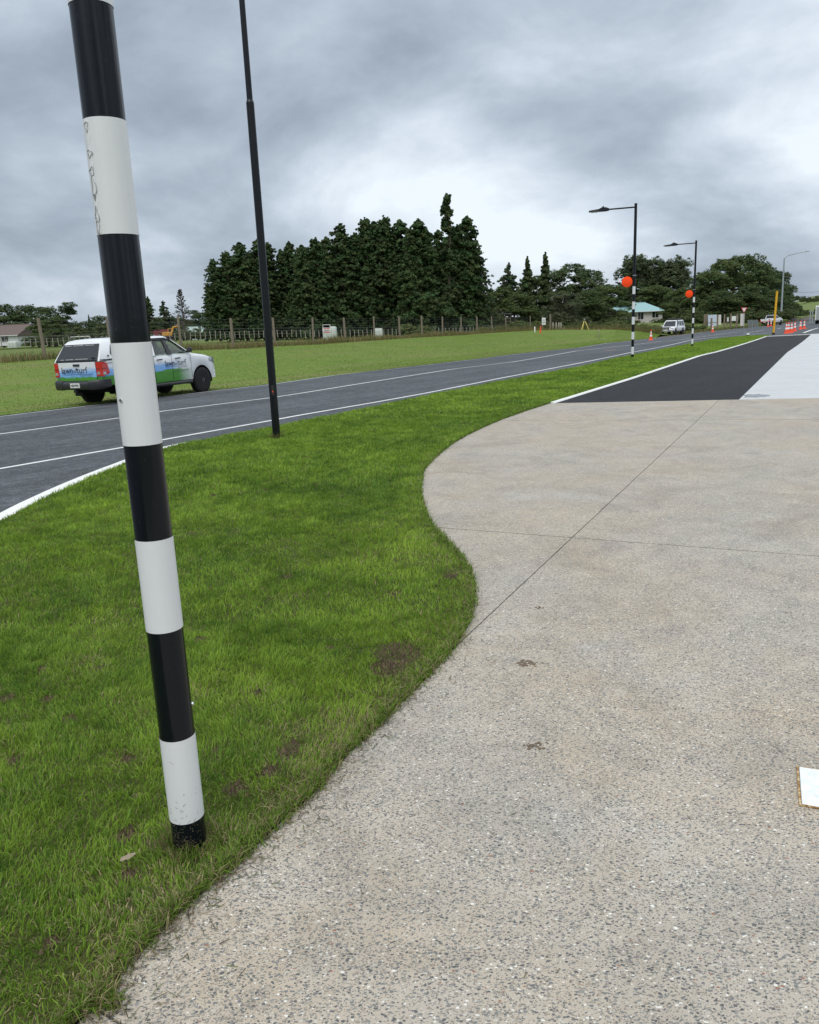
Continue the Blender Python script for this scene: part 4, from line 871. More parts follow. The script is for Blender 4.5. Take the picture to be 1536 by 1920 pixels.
        m = MB(); m.lathe((.52 if s_ < 0 else .52, s_ * .909, 1.10), [(.035, -.002), (.033, .004 * s_)], 'y', 16); m.build('side_badge', INK_GREY, root)
    return root
UTH = 24.5
fwd_u = Vector((math.sin(R(UTH)), math.cos(R(UTH)), 0)); left_u = Vector((-fwd_u.y, fwd_u.x, 0))
b_ = ray(190, 700); rr_pt = Vector((b_[0] / b_[1] * 22.7, 22.7, 0)); u_org = rr_pt + left_u * .90
zc_u = (u_org + fwd_u * 2.6); ute = make_ute((u_org.x, u_org.y, road_z(zc_u.x, zc_u.y) - .05), R(90 - UTH), -0.6)

def make_far_car(name, label, loc, rz, kind):
    root = empty(name, loc, rz); tag(root, label, 'car' if kind == 'suv' else 'truck')
    if kind == 'suv':
        A = (1.05, 3.85); Ln = 4.85
        zt = interp([(0, 1.02), (3.4, 1.08), (3.6, 1.07), (4.5, 1.0), (4.72, .92), (4.85, .75)]); hwf = interp([(0, .88), (.2, .94), (4.3, .94), (4.7, .86), (4.85, .78)]); zl = interp([(0, .5), (4.85, .5)])
    else:
        A = (1.2, 4.3); Ln = 5.3
        zt = interp([(0, 1.12), (3.7, 1.15), (4.9, 1.05), (5.2, .85), (5.3, .75)]); hwf = interp([(0, .88), (.2, .92), (4.8, .92), (5.1, .82), (5.3, .7)]); zl = interp([(0, .58), (2, .5), (5.3, .5)])
    body_loft(np.linspace(.02, Ln, 26), zl, zt, hwf, A, .45, .38).build('body', WHITE_PAINT, root, 32)
    m = MB(); m.box((Ln / 2, 0, .58), (Ln * .9, 1.2, .3)); m.build('chassis', DARK, root)
    for ax in A:
        for s_ in (-1, 1): wheel(root, ax, s_ * .80, .38, .26, s_, STEEL, True)
    x0, x1, xw, xt = (.12, 2.95, 3.55, .35) if kind == 'suv' else (1.95, 3.0, 3.7, 2.05)
    zb = zt(2.5) - .01; zr = 1.80 if kind == 'suv' else 1.76
    rg_ = [[(x0, -.86, zb), (xw, -.86, zb), (xw, .86, zb), (x0, .86, zb)], [(xt, -.70, zr - .06), (x1, -.68, zr - .06), (x1, .68, zr - .06), (xt, .70, zr - .06)], [(xt + .06, -.62, zr), (x1 - .1, -.60, zr), (x1 - .1, .60, zr), (xt + .06, .62, zr)]]
    m = MB(); m.loft(rg_); m.build('cab', WHITE_PAINT, root, 30)
    def pane(c4, name, o): m = MB(); m.poly([Vector(p) for p in c4], o); m.build(name, DARK_GLASS, root)
    def lp(a, b, t): return Vector(a).lerp(Vector(b), t)
    f_ = rg_
    pane([lp(lp(f_[0][1], f_[1][1], t), lp(f_[0][2], f_[1][2], t), q) for t, q in ((.06, .06), (.06, .94), (.93, .94), (.93, .06))], 'windscreen', (.014, 0, .01))
    pane([lp(lp(f_[0][0], f_[1][0], t), lp(f_[0][3], f_[1][3], t), q) for t, q in ((.15, .1), (.15, .9), (.88, .9), (.88, .1))], 'rear_window', (-.014, 0, .008))
    for s_, (i_, j_) in ((-1, (0, 1)), (1, (3, 2))):
        for q0, q1 in (((.06, .33), (.37, .64), (.68, .90)) if kind == 'suv' else ((.08, .42), (.48, .86))):
            pane([lp(lp(f_[0][i_], f_[1][i_], t), lp(f_[0][j_], f_[1][j_], t), q) for t, q in ((.1, q0), (.1, q1), (.9, q1), (.9, q0))], 'side_window', (0, s_ * .014, .006))
        m = MB(); m.box((xw - .25, s_ * 1.02, zb + .10), (.12, .20, .17)); m.build('mirror', WHITE_PAINT, root, None, .03)
    if kind == 'suv':
        m = MB()
        for y_ in (-.6, -.2, .2, .6): m.cyl((.5, y_, 1.90), (2.9, y_, 1.90), .02, n=6)
        for x_ in (.5, 1.3, 2.1, 2.9): m.cyl((x_, -.65, 1.90), (x_, .65, 1.90), .02, n=6)
        for x_ in (.7, 2.7):
            for y_ in (-.6, .6): m.cyl((x_, y_, 1.78), (x_, y_, 1.9), .02, n=6)
        m.box((1.6, 0, 1.95), (2.2, 1.2, .07)); m.build('roof_rack', BLACK_PLASTIC, root)
        m = MB()
        for z_, w_ in ((.62, .78), (.98, .42)): m.tube([(4.72, -w_ - .1, z_), (4.98, -w_, z_), (4.98, w_, z_), (4.72, w_ + .1, z_)], .035, 8)
        for y_ in (-.42, .42): m.tube([(4.98, y_, .45), (4.98, y_, .98)], .035, 8)
        m.build('bull_bar', BLACK_PLASTIC, root, 50); m = MB(); m.box((4.92, 0, .58), (.12, 1.66, .2)); m.build('front_bumper', PLATE, root, None, .03)
        for y_ in (-.2, .2): m = MB(); m.lathe((5.0, y_, .88), [(.05, -.06), (.11, 0), (.10, .03)], 'x', 14); m.build('driving_lamp', CLEAR_LAMP, root, 40)
        for s_ in (-1, 1): m = MB(); m.box((4.72, s_ * .68, .84), (.16, .28, .16)); m.build('headlight', CLEAR_LAMP, root, None, .03)
        m = MB(); m.box((4.84, 0, .84), (.04, .8, .18)); m.build('grille', BLACK_PLASTIC, root); m = MB(); m.box((5.03, 0, .62), (.01, .36, .12)); m.build('number_plate', PLATE, root)
        m = MB(); m.tube([(3.3, .93, 1.0), (3.4, .96, 1.2), (3.0, .80, 1.74), (3.05, .80, 1.84)], .035, 8); m.build('snorkel', BLACK_PLASTIC, root, 50)
    else:
        m = MB(); m.box((0.0, 0, .86), (.03, 1.42, .5)); m.build('tailgate', WHITE_PAINT, root, None, .01)
        m = MB(); m.box((-.02, 0, 1.02), (.02, .2, .05)); m.build('tailgate_handle', BLACK_PLASTIC, root)
        for s_ in (-1, 1): m = MB(); m.box((.03, s_ * .81, .88), (.06, .16, .40)); m.build('tail_light', RED_LAMP, root, None, .01)
        m = MB(); m.box((-.02, 0, .70), (.02, 1.5, .09)); m.build('reflective_strip', RED, root)
        m = MB(); m.box((-.06, 0, .58), (.16, 1.7, .16)); m.build('rear_bumper', BLACK_PLASTIC, root, None, .02)
        m = MB(); m.box((-.15, 0, .6), (.01, .36, .12)); m.build('number_plate', PLATE, root)
        m = MB(); m.box((1.05, 0, 1.13), (1.6, 1.5, .02)); m.build('tray_cover', BLACK_PLASTIC, root)
        m = MB(); m.tube([(1.92, -.6, 1.1), (1.92, -.55, 1.72), (1.92, .55, 1.72), (1.92, .6, 1.1)], .03, 8); m.build('sports_bar', BLACK_PLASTIC, root, 50)
    return root
s0 = ground(1250, 629, road_z); make_far_car('off_road_car', 'white off-road car with roof rack and bull bar parked facing us', (s0.x + 2.65, s0.y + 3.64, road_z(s0.x + 1.3, s0.y + 1.8)), R(-126), 'suv')
s1 = ground(1434, 611, road_z); make_far_car('pickup_truck', 'white pickup truck seen from behind near the cones', (s1.x, s1.y, road_z(s1.x, s1.y)), R(42), 'ute')

# ------------------------------------------------------------------ fences
fence = empty('deer_fence', fence_pts[3]); tag(fence, 'tall wire mesh fence on wooden posts along the top of the verge', 'fence')
inv = -Vector(fence_pts[3]); rnd = random.Random(12)
for i, p in enumerate(fence_pts):
    lean = Vector((rnd.uniform(-.05, .05), rnd.uniform(-.05, .05), 0)) + (Vector((-.12, 0, 0)) if i == 2 else Vector())
    r_ = rnd.uniform(.075, .10); m = MB(); m.tube([p + inv + Vector((0, 0, -.3)), p + inv + Vector((0, 0, .9)) + lean * .5, p + inv + Vector((0, 0, 2.02 + rnd.uniform(-.06, .06))) + lean], [r_ * 1.05, r_, r_ * .92], 10); m.build('post', WOOD_POST, fence, 50)
m = MB()
for a, b in zip(fence_pts[:-1], fence_pts[1:]):
    for hz in (.12, .3, .5, .7, .9, 1.1, 1.3, 1.5, 1.7, 1.88): 
        mid = a.lerp(b, .5) + Vector((0, 0, hz - .02)); m.tube([a + inv + Vector((0, 0, hz)), mid + inv, b + inv + Vector((0, 0, hz))], .0022, 3, False)
    n_ = int((b - a).length / .6)
    for q in range(1, n_): c_ = a.lerp(b, q / n_) + inv; m.tube([c_ + Vector((0, 0, .1)), c_ + Vector((0, 0, 1.88))], .0018, 3, False)
o = m.build('wire_mesh', WIRE, fence); o['kind'] = 'stuff'
# danger board hung on the mesh
def spt(px, py, y): return at(px, py, y)
sg_y = 64.5; a = at(606, 624, sg_y); b = at(620.5, 624, sg_y); t = at(606, 608.5, sg_y); wv = (b - a); hv = Vector((0, 0, t.z - a.z)); nv = Vector((-.3, -1, 0)).normalized() * .02
sg = empty('warning_sign', a + wv * .5); tag(sg, 'small red, black and white warning board hung on the wire fence', 'sign'); oo = -(a + wv * .5)
m = MB(); m.poly([a + oo, b + oo, b + oo + hv, a + oo + hv], nv); m.build('board', PLATE, sg)
def sgp(x0, x1, y0, y1, mat, nm):
    n2 = nv * 1.25; m = MB(); m.poly([a + oo + wv * x0 + hv * y0 + n2, a + oo + wv * x1 + hv * y0 + n2, a + oo + wv * x1 + hv * y1 + n2, a + oo + wv * x0 + hv * y1 + n2], nv * .1); m.build(nm, mat, sg)
sgp(.06, .94, .64, .95, INK, 'black_panel'); sgp(.16, .84, .70, .90, RED, 'red_oval'); sgp(.22, .78, .77, .84, PLATE, 'heading_print')
sgp(.12, .48, .46, .57, RED, 'red_print'); sgp(.54, .88, .46, .57, RED, 'red_print'); sgp(.10, .90, .30, .35, INK_GREY, 'grey_print'); sgp(.10, .90, .20, .25, INK_GREY, 'grey_print'); sgp(.04, .96, .03, .13, RED, 'red_band')
# batten fence across the paddock
bf = empty('paddock_fence', at(650, 630, 98)); tag(bf, 'low fence of pale wooden stakes crossing the paddock before the conifers', 'fence'); oo = -Vector(bf.location)
line = [at(-40, 652, 86), at(60, 648, 88), at(390, 634, 93), at(520, 631, 96), at(650, 629.5, 99), at(790, 627, 103), at(900, 624, 108), at(948, 622, 112)]
bp_ = resample(line, 118); m0 = None
for i, p in enumerate(bp_):
    p = p.copy(); p.z = p.z - .05
    if m0 is None: m = MB(); m.box((0, 0, .36), (.075, .06, .80)); m0 = m.mesh('stake'); m0.materials.append(PALE_POST)
    o = link('stake', m0, None, bf); o.location = p + oo; o.scale = (1, 1, rnd.uniform(.85, 1.15)); o.rotation_euler = (rnd.uniform(-.05, .05), rnd.uniform(-.07, .07), rnd.uniform(0, 3))
m = MB()
for hz in (.35, .65, .95):
    for a_, b_ in zip(bp_[:-1], bp_[1:]): m.tube([a_ + oo + Vector((0, 0, hz)), b_ + oo + Vector((0, 0, hz))], .006, 3, False)
o = m.build('wires', WIRE, bf); o['kind'] = 'stuff'
# stakes by the survey tripod and the roadside fence of the far corner
def post_thing(px, py, y, h, r_, label, mat=WOOD_POST, name='fence_post', square=False, group=None, lean=(0, 0)):
    p = at(px, py, y); root = None; m = MB()
    if square: m.loft([[(-r_, -r_, -.2), (r_, -r_, -.2), (r_, r_, -.2), (-r_, r_, -.2)], [(-r_ + lean[0], -r_ + lean[1], h), (r_ + lean[0], -r_ + lean[1], h), (r_ + lean[0], r_ + lean[1], h), (-r_ + lean[0], r_ + lean[1], h)]])
    else: m.tube([(0, 0, -.2), (lean[0] * .5, lean[1] * .5, h * .5), (lean[0], lean[1], h)], [r_ * 1.05, r_, r_ * .9], 10)
    o = m.build(name, mat, None, 50, .01 if square else 0); o.location = p; tag(o, label, 'post', group); return o
post_thing(1032, 616, 121, 2.1, .14, 'thick wooden strainer post where the mesh fence ends')
for i, (px, n_) in enumerate(((1037, 'first'), (1043, 'second'), (1048, 'third'), (1052, 'fourth'))): post_thing(px, 617.5, 121, 1.0, .09, f'pale short stake right of the strainer post, {n_} of four', PALE_POST, 'fence_post', True, 'stakes beside the strainer post')
post_thing(1003, 625, 108, .85, .06, 'white marker post on the far verge beside an orange one', PLATE, 'marker_post', True)
p = at(1013, 625.5, 107); root = empty('delineator', p); tag(root, 'leaning slim orange traffic delineator on the far verge', 'delineator')
m = MB(); m.lathe((0, 0, 0), [(.22, 0), (.22, .05), (.1, .07)], 'z', 16); m.build('base', RUBBER, root, 40)
m = MB(); m.loft([[(-.11, -.06, .05), (.11, -.06, .05), (.11, .06, .05), (-.11, .06, .05)], [(.05, -.04, 1.0), (.14, -.04, 1.0), (.14, .04, 1.0), (.05, .04, 1.0)]]); m.build('blade', CONE_ORANGE, root, None, .02)
post_thing(1058, 619.5, 112, .45, .03, 'small pale survey peg in mown grass below the tripod', PALE_POST, 'survey_peg', True)
post_thing(1123, 632.5, 88, .9, .03, 'pale survey peg with weeds at its foot near the road', PALE_POST, 'survey_peg', True)
tuft(at(1123, 633, 88), 'grass_tuft', 160, .25, .4, 71)
# tripod with instrument
p = at(1096, 618.5, 118); root = empty('survey_tripod', p); tag(root, 'yellow survey tripod carrying an instrument on the far verge', 'tripod')
for a_ in (100, 215, 335):
    d = Vector((math.cos(R(a_)), math.sin(R(a_)), 0)); m = MB(); m.loft([[d * .62 + Vector((x_, y_, -.03)) for x_, y_ in ((-.04, -.04), (.04, -.04), (.04, .04), (-.04, .04))], [d * .1 + Vector((x_, y_, 1.25)) for x_, y_ in ((-.05, -.05), (.05, -.05), (.05, .05), (-.05, .05))]]); m.build('leg', plain('tripod_yellow', (.62, .5, .14), .6), root)
m = MB(); m.lathe((0, 0, 1.24), [(.13, 0), (.13, .05), (.05, .06)], 'z', 14); m.build('head', BLACK_PLASTIC, root, 40)
m = MB(); m.box((-.06, 0, 1.42), (.05, .12, .26)); m.box((.06, 0, 1.42), (.05, .12, .26)); m.cyl((0, -.13, 1.45), (0, .13, 1.45), .05, n=10); m.box((0, 0, 1.57), (.17, .12, .04)); m.build('instrument', plain('instrument_grey', (.32, .34, .33), .5), root, 40)
# small white notice by the strainer post
p = at(1019, 620, 120); root = empty('notice_board', p); tag(root, 'small white notice board on a dark post beyond the far verge', 'sign')
m = MB(); m.cyl((-.1, .05, -.1), (-.1, .05, 2.1), .08, n=8); m.build('post', WOOD_POST, root); m = MB(); m.box((.05, -.06, 1.35), (.55, .03, 1.0)); bd = m.build('board', PLATE, root)
m = MB(); [m.box((.05, -.079, zz), (.4, .004, .05)) for zz in (1.55, 1.4, 1.2, 1.1)]; m.build('print', INK_GREY, bd)

# ------------------------------------------------------------------ bales
def bale(px, py, y, w, h, label):
    p = at(px, py, y); root = empty('wrapped_bale', p); tag(root, label, 'bale', 'wrapped bales in the paddock'); rings = []
    for zz, k in ((-.05, .96), (.15, 1.0), (h * .6, .99), (h - .12, .97), (h - .02, .90), (h, .75)):
        rings.append([((abs(math.cos(a)) ** .35) * math.copysign(1, math.cos(a)) * w / 2 * k * (1 + .012 * math.sin(5 * a + zz * 7)), (abs(math.sin(a)) ** .35) * math.copysign(1, math.sin(a)) * .6 * k, zz) for a in [2 * math.pi * i / 32 for i in range(32)]])
    m = MB(); m.loft(rings); m.build('wrapped_body', BALE, root, 50)
    m = MB(); m.box((w * .12, -.615, h * .45), (.03, .02, h * .8)); m.box((-w * .2, -.612, h * .5), (.02, .02, h * .7)); m.build('wrap_seam', plain('wrap_seam_film', (.38, .41, .36), .4), root)  # two upright strips of slightly darker film on the bale's front
bale(619.5, 637, 79, 1.36, 1.25, 'pale plastic-wrapped bale behind the warning sign')
bale(709.5, 633, 86, 1.0, .95, 'smaller pale plastic-wrapped bale beside a fence post, right of the warning sign')
bale(27, 651, 84, 1.0, .6, 'low pale plastic-wrapped bale at the far left before the brown-roofed house')

# ------------------------------------------------------------------ trees
def leaf_mesh(name, C, rad, nper, size, col, seed, outward=None, droop=0.0, aspect=0.6):
    rg = np.random.default_rng(seed); n = len(C); k = nper
    d = rg.normal(size=(n, k, 3)); d /= np.linalg.norm(d, axis=2, keepdims=True)
    pos = C[:, None, :] + d * (rad[:, None, None] * (rg.random((n, k, 1)) ** .45)) * np.array([1, 1, .8])
    nor = d * .8 + np.array([0, 0, .35]) + rg.normal(size=(n, k, 3)) * .5
    if outward is not None: nor = nor + outward[:, None, :] * .5
    nor /= np.linalg.norm(nor, axis=2, keepdims=True)
    t = np.cross(nor, rg.normal(size=(n, k, 3))); t /= np.linalg.norm(t, axis=2, keepdims=True); b = np.cross(nor, t)
    s_ = size * (.6 + .8 * rg.random((n, k, 1))); t = t * s_; b = b * s_ * aspect; t[..., 2] -= droop * s_[..., 0]
    V = np.stack([pos - t, pos + b, pos + t, pos - b], 2).reshape(-1, 3); Q = np.arange(n * k * 4).reshape(-1, 4)
    cc = col[:, None, :] * (.75 + .5 * rg.random((n, k, 1))); cc = np.repeat(cc.reshape(-1, 3), 4, 0)
    V_ = np.ascontiguousarray(V, dtype=np.float32); me = bpy.data.meshes.new(name); me.vertices.add(len(V_)); me.vertices.foreach_set('co', V_.ravel())
    me.loops.add(Q.size); me.loops.foreach_set('vertex_index', Q.ravel().astype(np.int32)); me.polygons.add(len(Q)); me.polygons.foreach_set('loop_start', np.arange(0, Q.size, 4, dtype=np.int32)); me.update(calc_edges=True)
    ca = me.color_attributes.new('Col', 'FLOAT_COLOR', 'POINT'); c4 = np.ones((len(V_), 4), np.float32); c4[:, :3] = cc; ca.data.foreach_set('color', c4.ravel()); me.materials.append(LEAF); return me
def tint(base, n, rg, v=.35, warm=.25):
    c = np.tile(np.array(base), (n, 1)) * (1 - v + 2 * v * rg.random((n, 1))); c[:, 0] *= 1 + warm * (rg.random(n) - .3); return c
def conifer_crown(seed, prof_, Rr, base, ncl=420, nper=34, size=.03, clr=.07):
    """unit-height crown built limb by limb; prof_(t) gives radius share at height share t"""
    rg = np.random.default_rng(seed); C = []; O = []; rad = []; per = 8; col = []
    for q in range(ncl // per):
        t = rg.random() ** 1.05 * .96 + .015; a = rg.uniform(0, 2 * np.pi); bulge = 1 + .16 * math.sin(a * 2 + t * 11 + seed) ; ln = prof_(t) * Rr * bulge * rg.uniform(.62, 1.22); cc = rg.uniform(.62, 1.38); wm = rg.uniform(.9, 1.35)
        for k in range(per):
            f = (k + .6) / per * rg.uniform(.85, 1.1); aa = a + rg.normal(0, .13); z = t + ln * (.30 * f - .42 * f * f) + rg.normal(0, .008)
            C.append((math.cos(aa) * ln * f, math.sin(aa) * ln * f, z)); O.append((math.cos(aa), math.sin(aa), .35)); rad.append(clr * rg.uniform(.45, 1.05) * (1.05 - .62 * t)); col.append((cc * wm, cc, cc))
    for z in np.linspace(.90, .995, 9): C.append((rg.normal(0, .004), rg.normal(0, .004), z)); O.append((0, 0, 1)); rad.append(clr * .28 * (1.25 - z) * 2.2); col.append((1, 1, 1))
    C, O, rad = np.array(C), np.array(O), np.array(rad); return leaf_mesh('crown', C, rad, nper, size, np.array(base) * np.array(col), seed + 1, O, .2)
def lobed_crown(seed, lobes, base, ncl=420, nper=34, size=.035, clr=.075, warm=.3):
    rg = np.random.default_rng(seed); L = np.array(lobes); wgt = (L[:, 3] * L[:, 4]); i = rg.choice(len(L), ncl, p=wgt / wgt.sum())
    d = rg.normal(size=(ncl, 3)); d[:, 2] = np.abs(d[:, 2]) * .9 - .25 * rg.random(ncl); d /= np.linalg.norm(d, axis=1, keepdims=True); sh = np.where(rg.random(ncl) < .28, rg.uniform(.3, .8, ncl), rg.uniform(.85, 1.12, ncl))[:, None]
    C = L[i, :3] + d * np.stack([L[i, 3], L[i, 3], L[i, 4]], 1) * sh; rad = clr * (.5 + .9 * rg.random(ncl)); return leaf_mesh('crown', C, rad, nper, size, tint(base, ncl, rg, .35, warm), seed + 1, d, .05)
def trunk_mesh(seed, h=.9, r=.022, limbs=7, spread=.2, up=.5):
    rg = random.Random(seed); m = MB(); m.tube([(0, 0, -.03), (rg.uniform(-.01, .01), 0, h * .35), (rg.uniform(-.02, .02), rg.uniform(-.02, .02), h * .7), (0, 0, h)], [r * 1.3, r, r * .6, r * .12], 8)
    for q in range(limbs):
        z = h * rg.uniform(.18, .8); a = rg.uniform(0, 6.28); l = spread * rg.uniform(.5, 1) * (1.1 - z); e = Vector((math.cos(a) * l, math.sin(a) * l, z + l * up))
        m.tube([(0, 0, z), Vector((0, 0, z)).lerp(e, .5) + Vector((0, 0, -.01)), e], [r * .45, r * .3, r * .08], 5)
    me = m.mesh('trunk', 60); me.materials.append(BARK); return me
sugi = lambda t: min(1.0, (1 - t) ** .50 * 1.10) * (.86 + .14 * min(1, t * 6)) if t < .98 else .06
spire = lambda t: (1 - t) ** .95 + .02
KIND = {}
def reg(name, crown, trunk): KIND[name] = (crown, trunk)
for q in range(6): reg(f'belt{q}', conifer_crown(100 + q * 7, sugi, (.175, .20, .185, .21, .18, .195)[q], (0.060, 0.104, 0.040), 2200, 22, .0085, .028), trunk_mesh(50 + q, .95, .014, 14, .16, .3))
reg('ragged', conifer_crown(301, lambda t: .62 * (1 - t) ** .8 + .13, .15, (0.058, 0.098, 0.040), 1300, 24, .0085, .024), trunk_mesh(71, .99, .010, 30, .10, .2))
reg('spire', conifer_crown(320, spire, .20, (0.064, 0.102, 0.040), 800, 40, .010, .044), trunk_mesh(72, .97, .012, 12, .15, .2))
reg('cedar', conifer_crown(330, lambda t: (1 - t) ** .7, .34, (0.070, 0.106, 0.056), 800, 40, .011, .048), trunk_mesh(73, .95, .018, 16, .28, .15))
rl = random.Random(9)
def lobes_round(n, rx, z0, z1, s0, s1):
    out = []
    for _ in range(n):
        z = rl.uniform(z0, z1); k = rx * math.sqrt(max(.04, 1 - ((z - z0) / (z1 - z0 + .04)) ** 2)); a = rl.uniform(0, 6.283); q = k * math.sqrt(rl.random()); out.append((math.cos(a) * q, math.sin(a) * q, z, rl.uniform(s0, s1), rl.uniform(s0, s1) * .9))
    return out + [(rl.uniform(-rx, rx), rl.uniform(-rx, rx), rl.uniform(.06, .26), s1 * .95, s1 * .8) for _ in range(9)]
reg('broad0', lobed_crown(401, lobes_round(18, .30, .22, .84, .10, .17), (0.078, 0.116, 0.044), 1500, 30, .0092, .030), trunk_mesh(81, .6, .024, 14, .3, .8))
reg('broad1', lobed_crown(411, lobes_round(19, .33, .22, .84, .10, .17), (0.090, 0.130, 0.046), 1500, 30, .0092, .030), trunk_mesh(82, .6, .024, 14, .32, .8))
reg('broad2', lobed_crown(421, lobes_round(17, .28, .22, .88, .08, .15), (0.070, 0.106, 0.046), 1200, 40, .0095, .036), trunk_mesh(83, .66, .024, 16, .3, .9))
reg('willow', lobed_crown(431, lobes_round(13, .28, .25, .78, .10, .19), (0.095, 0.112, 0.062), 900, 36, .0105, .036), trunk_mesh(84, .6, .022, 18, .34, .9))
def lobes_tall(w): return [(rl.uniform(-w, w), rl.uniform(-w * .8, w * .8), rl.uniform(.12, .84), rl.uniform(.06, .12), rl.uniform(.10, .20)) for _ in range(22)]
reg('poplar', lobed_crown(441, lobes_tall(.13), (0.078, 0.108, 0.052), 1000, 38, .0095, .034), trunk_mesh(85, .92, .018, 16, .18, 1.6))
reg('poplar1', lobed_crown(451, lobes_tall(.17), (0.088, 0.118, 0.060), 1000, 38, .0095, .034), trunk_mesh(86, .92, .018, 16, .18, 1.6))
reg('shrub', lobed_crown(461, lobes_round(8, .45, .2, .6, .22, .36), (0.115, 0.150, 0.052), 380, 30, .032, .10), trunk_mesh(87, .5, .03, 8, .4, .8))
reg('shrub1', lobed_crown(471, lobes_round(8, .5, .15, .55, .22, .36), (0.080, 0.108, 0.042), 380, 30, .032, .10), trunk_mesh(88, .5, .03, 8, .4, .8))
def tree(kind, px, ytop, ybase, y, label, wide=1.0, name='tree', group=None, rz=None, cat='tree'):
    if kind[:5] in ('broad', 'willo', 'popla'): ybase += 5
    b = at(px, ybase, y); h = at(px, ytop, y).z - b.z; c, t = KIND[kind]
    root = empty(name, b, rl.uniform(0, 6.28) if rz is None else rz); tag(root, label, cat, group)
    for nm, me in (('crown', c), ('trunk', t)): o = link(nm, me, None, root); o.scale = (h * wide, h * wide, h)
    return root
ORD = ['first', 'second', 'third', 'fourth', 'fifth', 'sixth', 'seventh', 'eighth', 'ninth', 'tenth', 'eleventh', 'twelfth', 'thirteenth', 'fourteenth', 'fifteenth', 'sixteenth', 'seventeenth', 'eighteenth', 'nineteenth', 'twentieth', 'twenty-first', 'twenty-second', 'twenty-third', 'twenty-fourth', 'twenty-fifth', 'twenty-sixth', 'twenty-seventh']
BELT = [(398, 530), (414, 484), (437, 469), (465, 453), (480, 470), (498, 446), (516, 453), (538, 466), (554, 451), (578, 458), (603, 444), (622, 443), (649, 418), (674, 435), (695, 406), (713, 414), (730, 403), (758, 411), (776, 425), (793, 409), (808, 430), (826, 430), (862, 420), (881, 404), (893, 450)]
for i, (px, ty) in enumerate(BELT):
    tree(f'belt{i % 6}', px, ty, 636 - (px - 400) * .022, 114 + (i * 37 % 9) * 1.1, f'dense dark conifer of the shelterbelt, {ORD[i]} from its left end', 1.0 + .30 * ((i * 53) % 7) / 7 if i else .9, 'conifer_tree', 'conifers of the shelterbelt')
for i, (px, ty) in enumerate(((425, 500), (452, 478), (508, 470), (546, 474), (566, 470), (590, 468), (612, 462), (636, 455), (662, 450), (684, 440), (744, 436), (784, 436), (850, 440), (868, 446))):
    tree(f'belt{(i * 5 + 2) % 6}', px, ty, 634 - (px - 400) * .022, 126 + (i * 29 % 7), f'darker conifer in the rear row of the shelterbelt, {ORD[i]} from its left end', 1.2, 'conifer_tree', 'rear row of the shelterbelt')
tree('ragged', 844, 362, 627, 116, 'tallest ragged conifer with thin top rising above the shelterbelt', 1.0, 'conifer_tree')
# left of the shelterbelt
for px, ty, by, y, k, lab, w in ((14, 564, 642, 210, 'broad0', 'dark broadleaf tree behind the brown-roofed house, at the left edge', 1.5), (58, 566, 641, 214, 'broad0', 'dark domed tree right behind the brown-roofed house', 1.5), (92, 569, 643, 205, 'broad0', 'dark broadleaf tree above the parked truck, left of the brown conifer', 1.35), (132, 565, 643, 208, 'broad2', 'open-crowned dark tree with tufted top above the truck canopy', 1.25),
    (104, 592, 644, 150, 'broad1', 'round mid-green tree behind the leaning fence post', 1.5), (150, 606, 641, 170, 'shrub1', 'low dark bush above the truck canopy', 1.5), (193, 588, 638, 200, 'broad0', 'dark tree just left of the big banded pole', 1.5), (222, 592, 637, 205, 'broad0', 'dark tree hidden behind the big banded pole', 1.5), (30, 600, 640, 190, 'broad1', 'pale green tree over the brown roof', 1.5), (268, 564, 637, 190, 'broad0', 'dark tree showing just right of the big banded pole', 1.4), (285, 555, 634, 185, 'spire', 'dark conifer just right of the big banded pole', 1.6), (313, 563, 634, 195, 'cedar', 'dark spreading conifer left of the dead-looking conifer', 1.1), (372, 580, 634, 260, 'broad2', 'grey distant tree behind the white gabled house', 1.6), (330, 592, 634, 230, 'broad1', 'low green tree left of the white gabled house', 1.8)):
    tree(k, px, ty, by, y, lab, w)
for px, ty, by, y, k, lab, w in ((74, 604, 645, 165, 'broad1', 'low green tree beside the brown-roofed house', 1.6), (168, 598, 642, 190, 'broad0', 'dark tree massed above the rear of the truck cab', 1.6), (245, 585, 640, 215, 'broad1', 'tree mass hidden behind the big banded pole foot', 1.7), (301, 592, 638, 215, 'broad1', 'green tree mass above the excavator', 1.5), (355, 596, 637, 280, 'broad1', 'soft green tree mass behind the white gabled house', 1.6),
    (965, 545, 622, 160, 'broad1', 'leafy green tree below the broad conifer, right side', 1.5), (1078, 560, 619, 155, 'broad1', 'leafy olive tree directly above the tripod', 1.6), (1165, 560, 610, 200, 'broad1', 'green tree touching the left end of the teal roof', 1.5), (1252, 565, 604, 190, 'broad1', 'low green tree over the off-road car roof rack', 1.6), (1318, 560, 604, 170, 'broad1', 'low green tree left of the metal sheets', 1.6), (1380, 555, 602, 160, 'broad1', 'low leafy tree behind the white boards', 1.7), (1425, 560, 600, 170, 'broad0', 'low dark tree right behind the pickup truck', 1.7), (1465, 560, 597, 190, 'broad0', 'low dark tree at the foot of the steel street light', 1.6), (1455, 528, 597, 215, 'broad1', 'dark tree showing between the yellow post and the steel street light', 1.2)):
    tree(k, px, ty, by, y, lab, w)
tree('spire', 172, 589, 639, 160, 'small brownish conifer above the truck canopy', .8, 'conifer_tree')
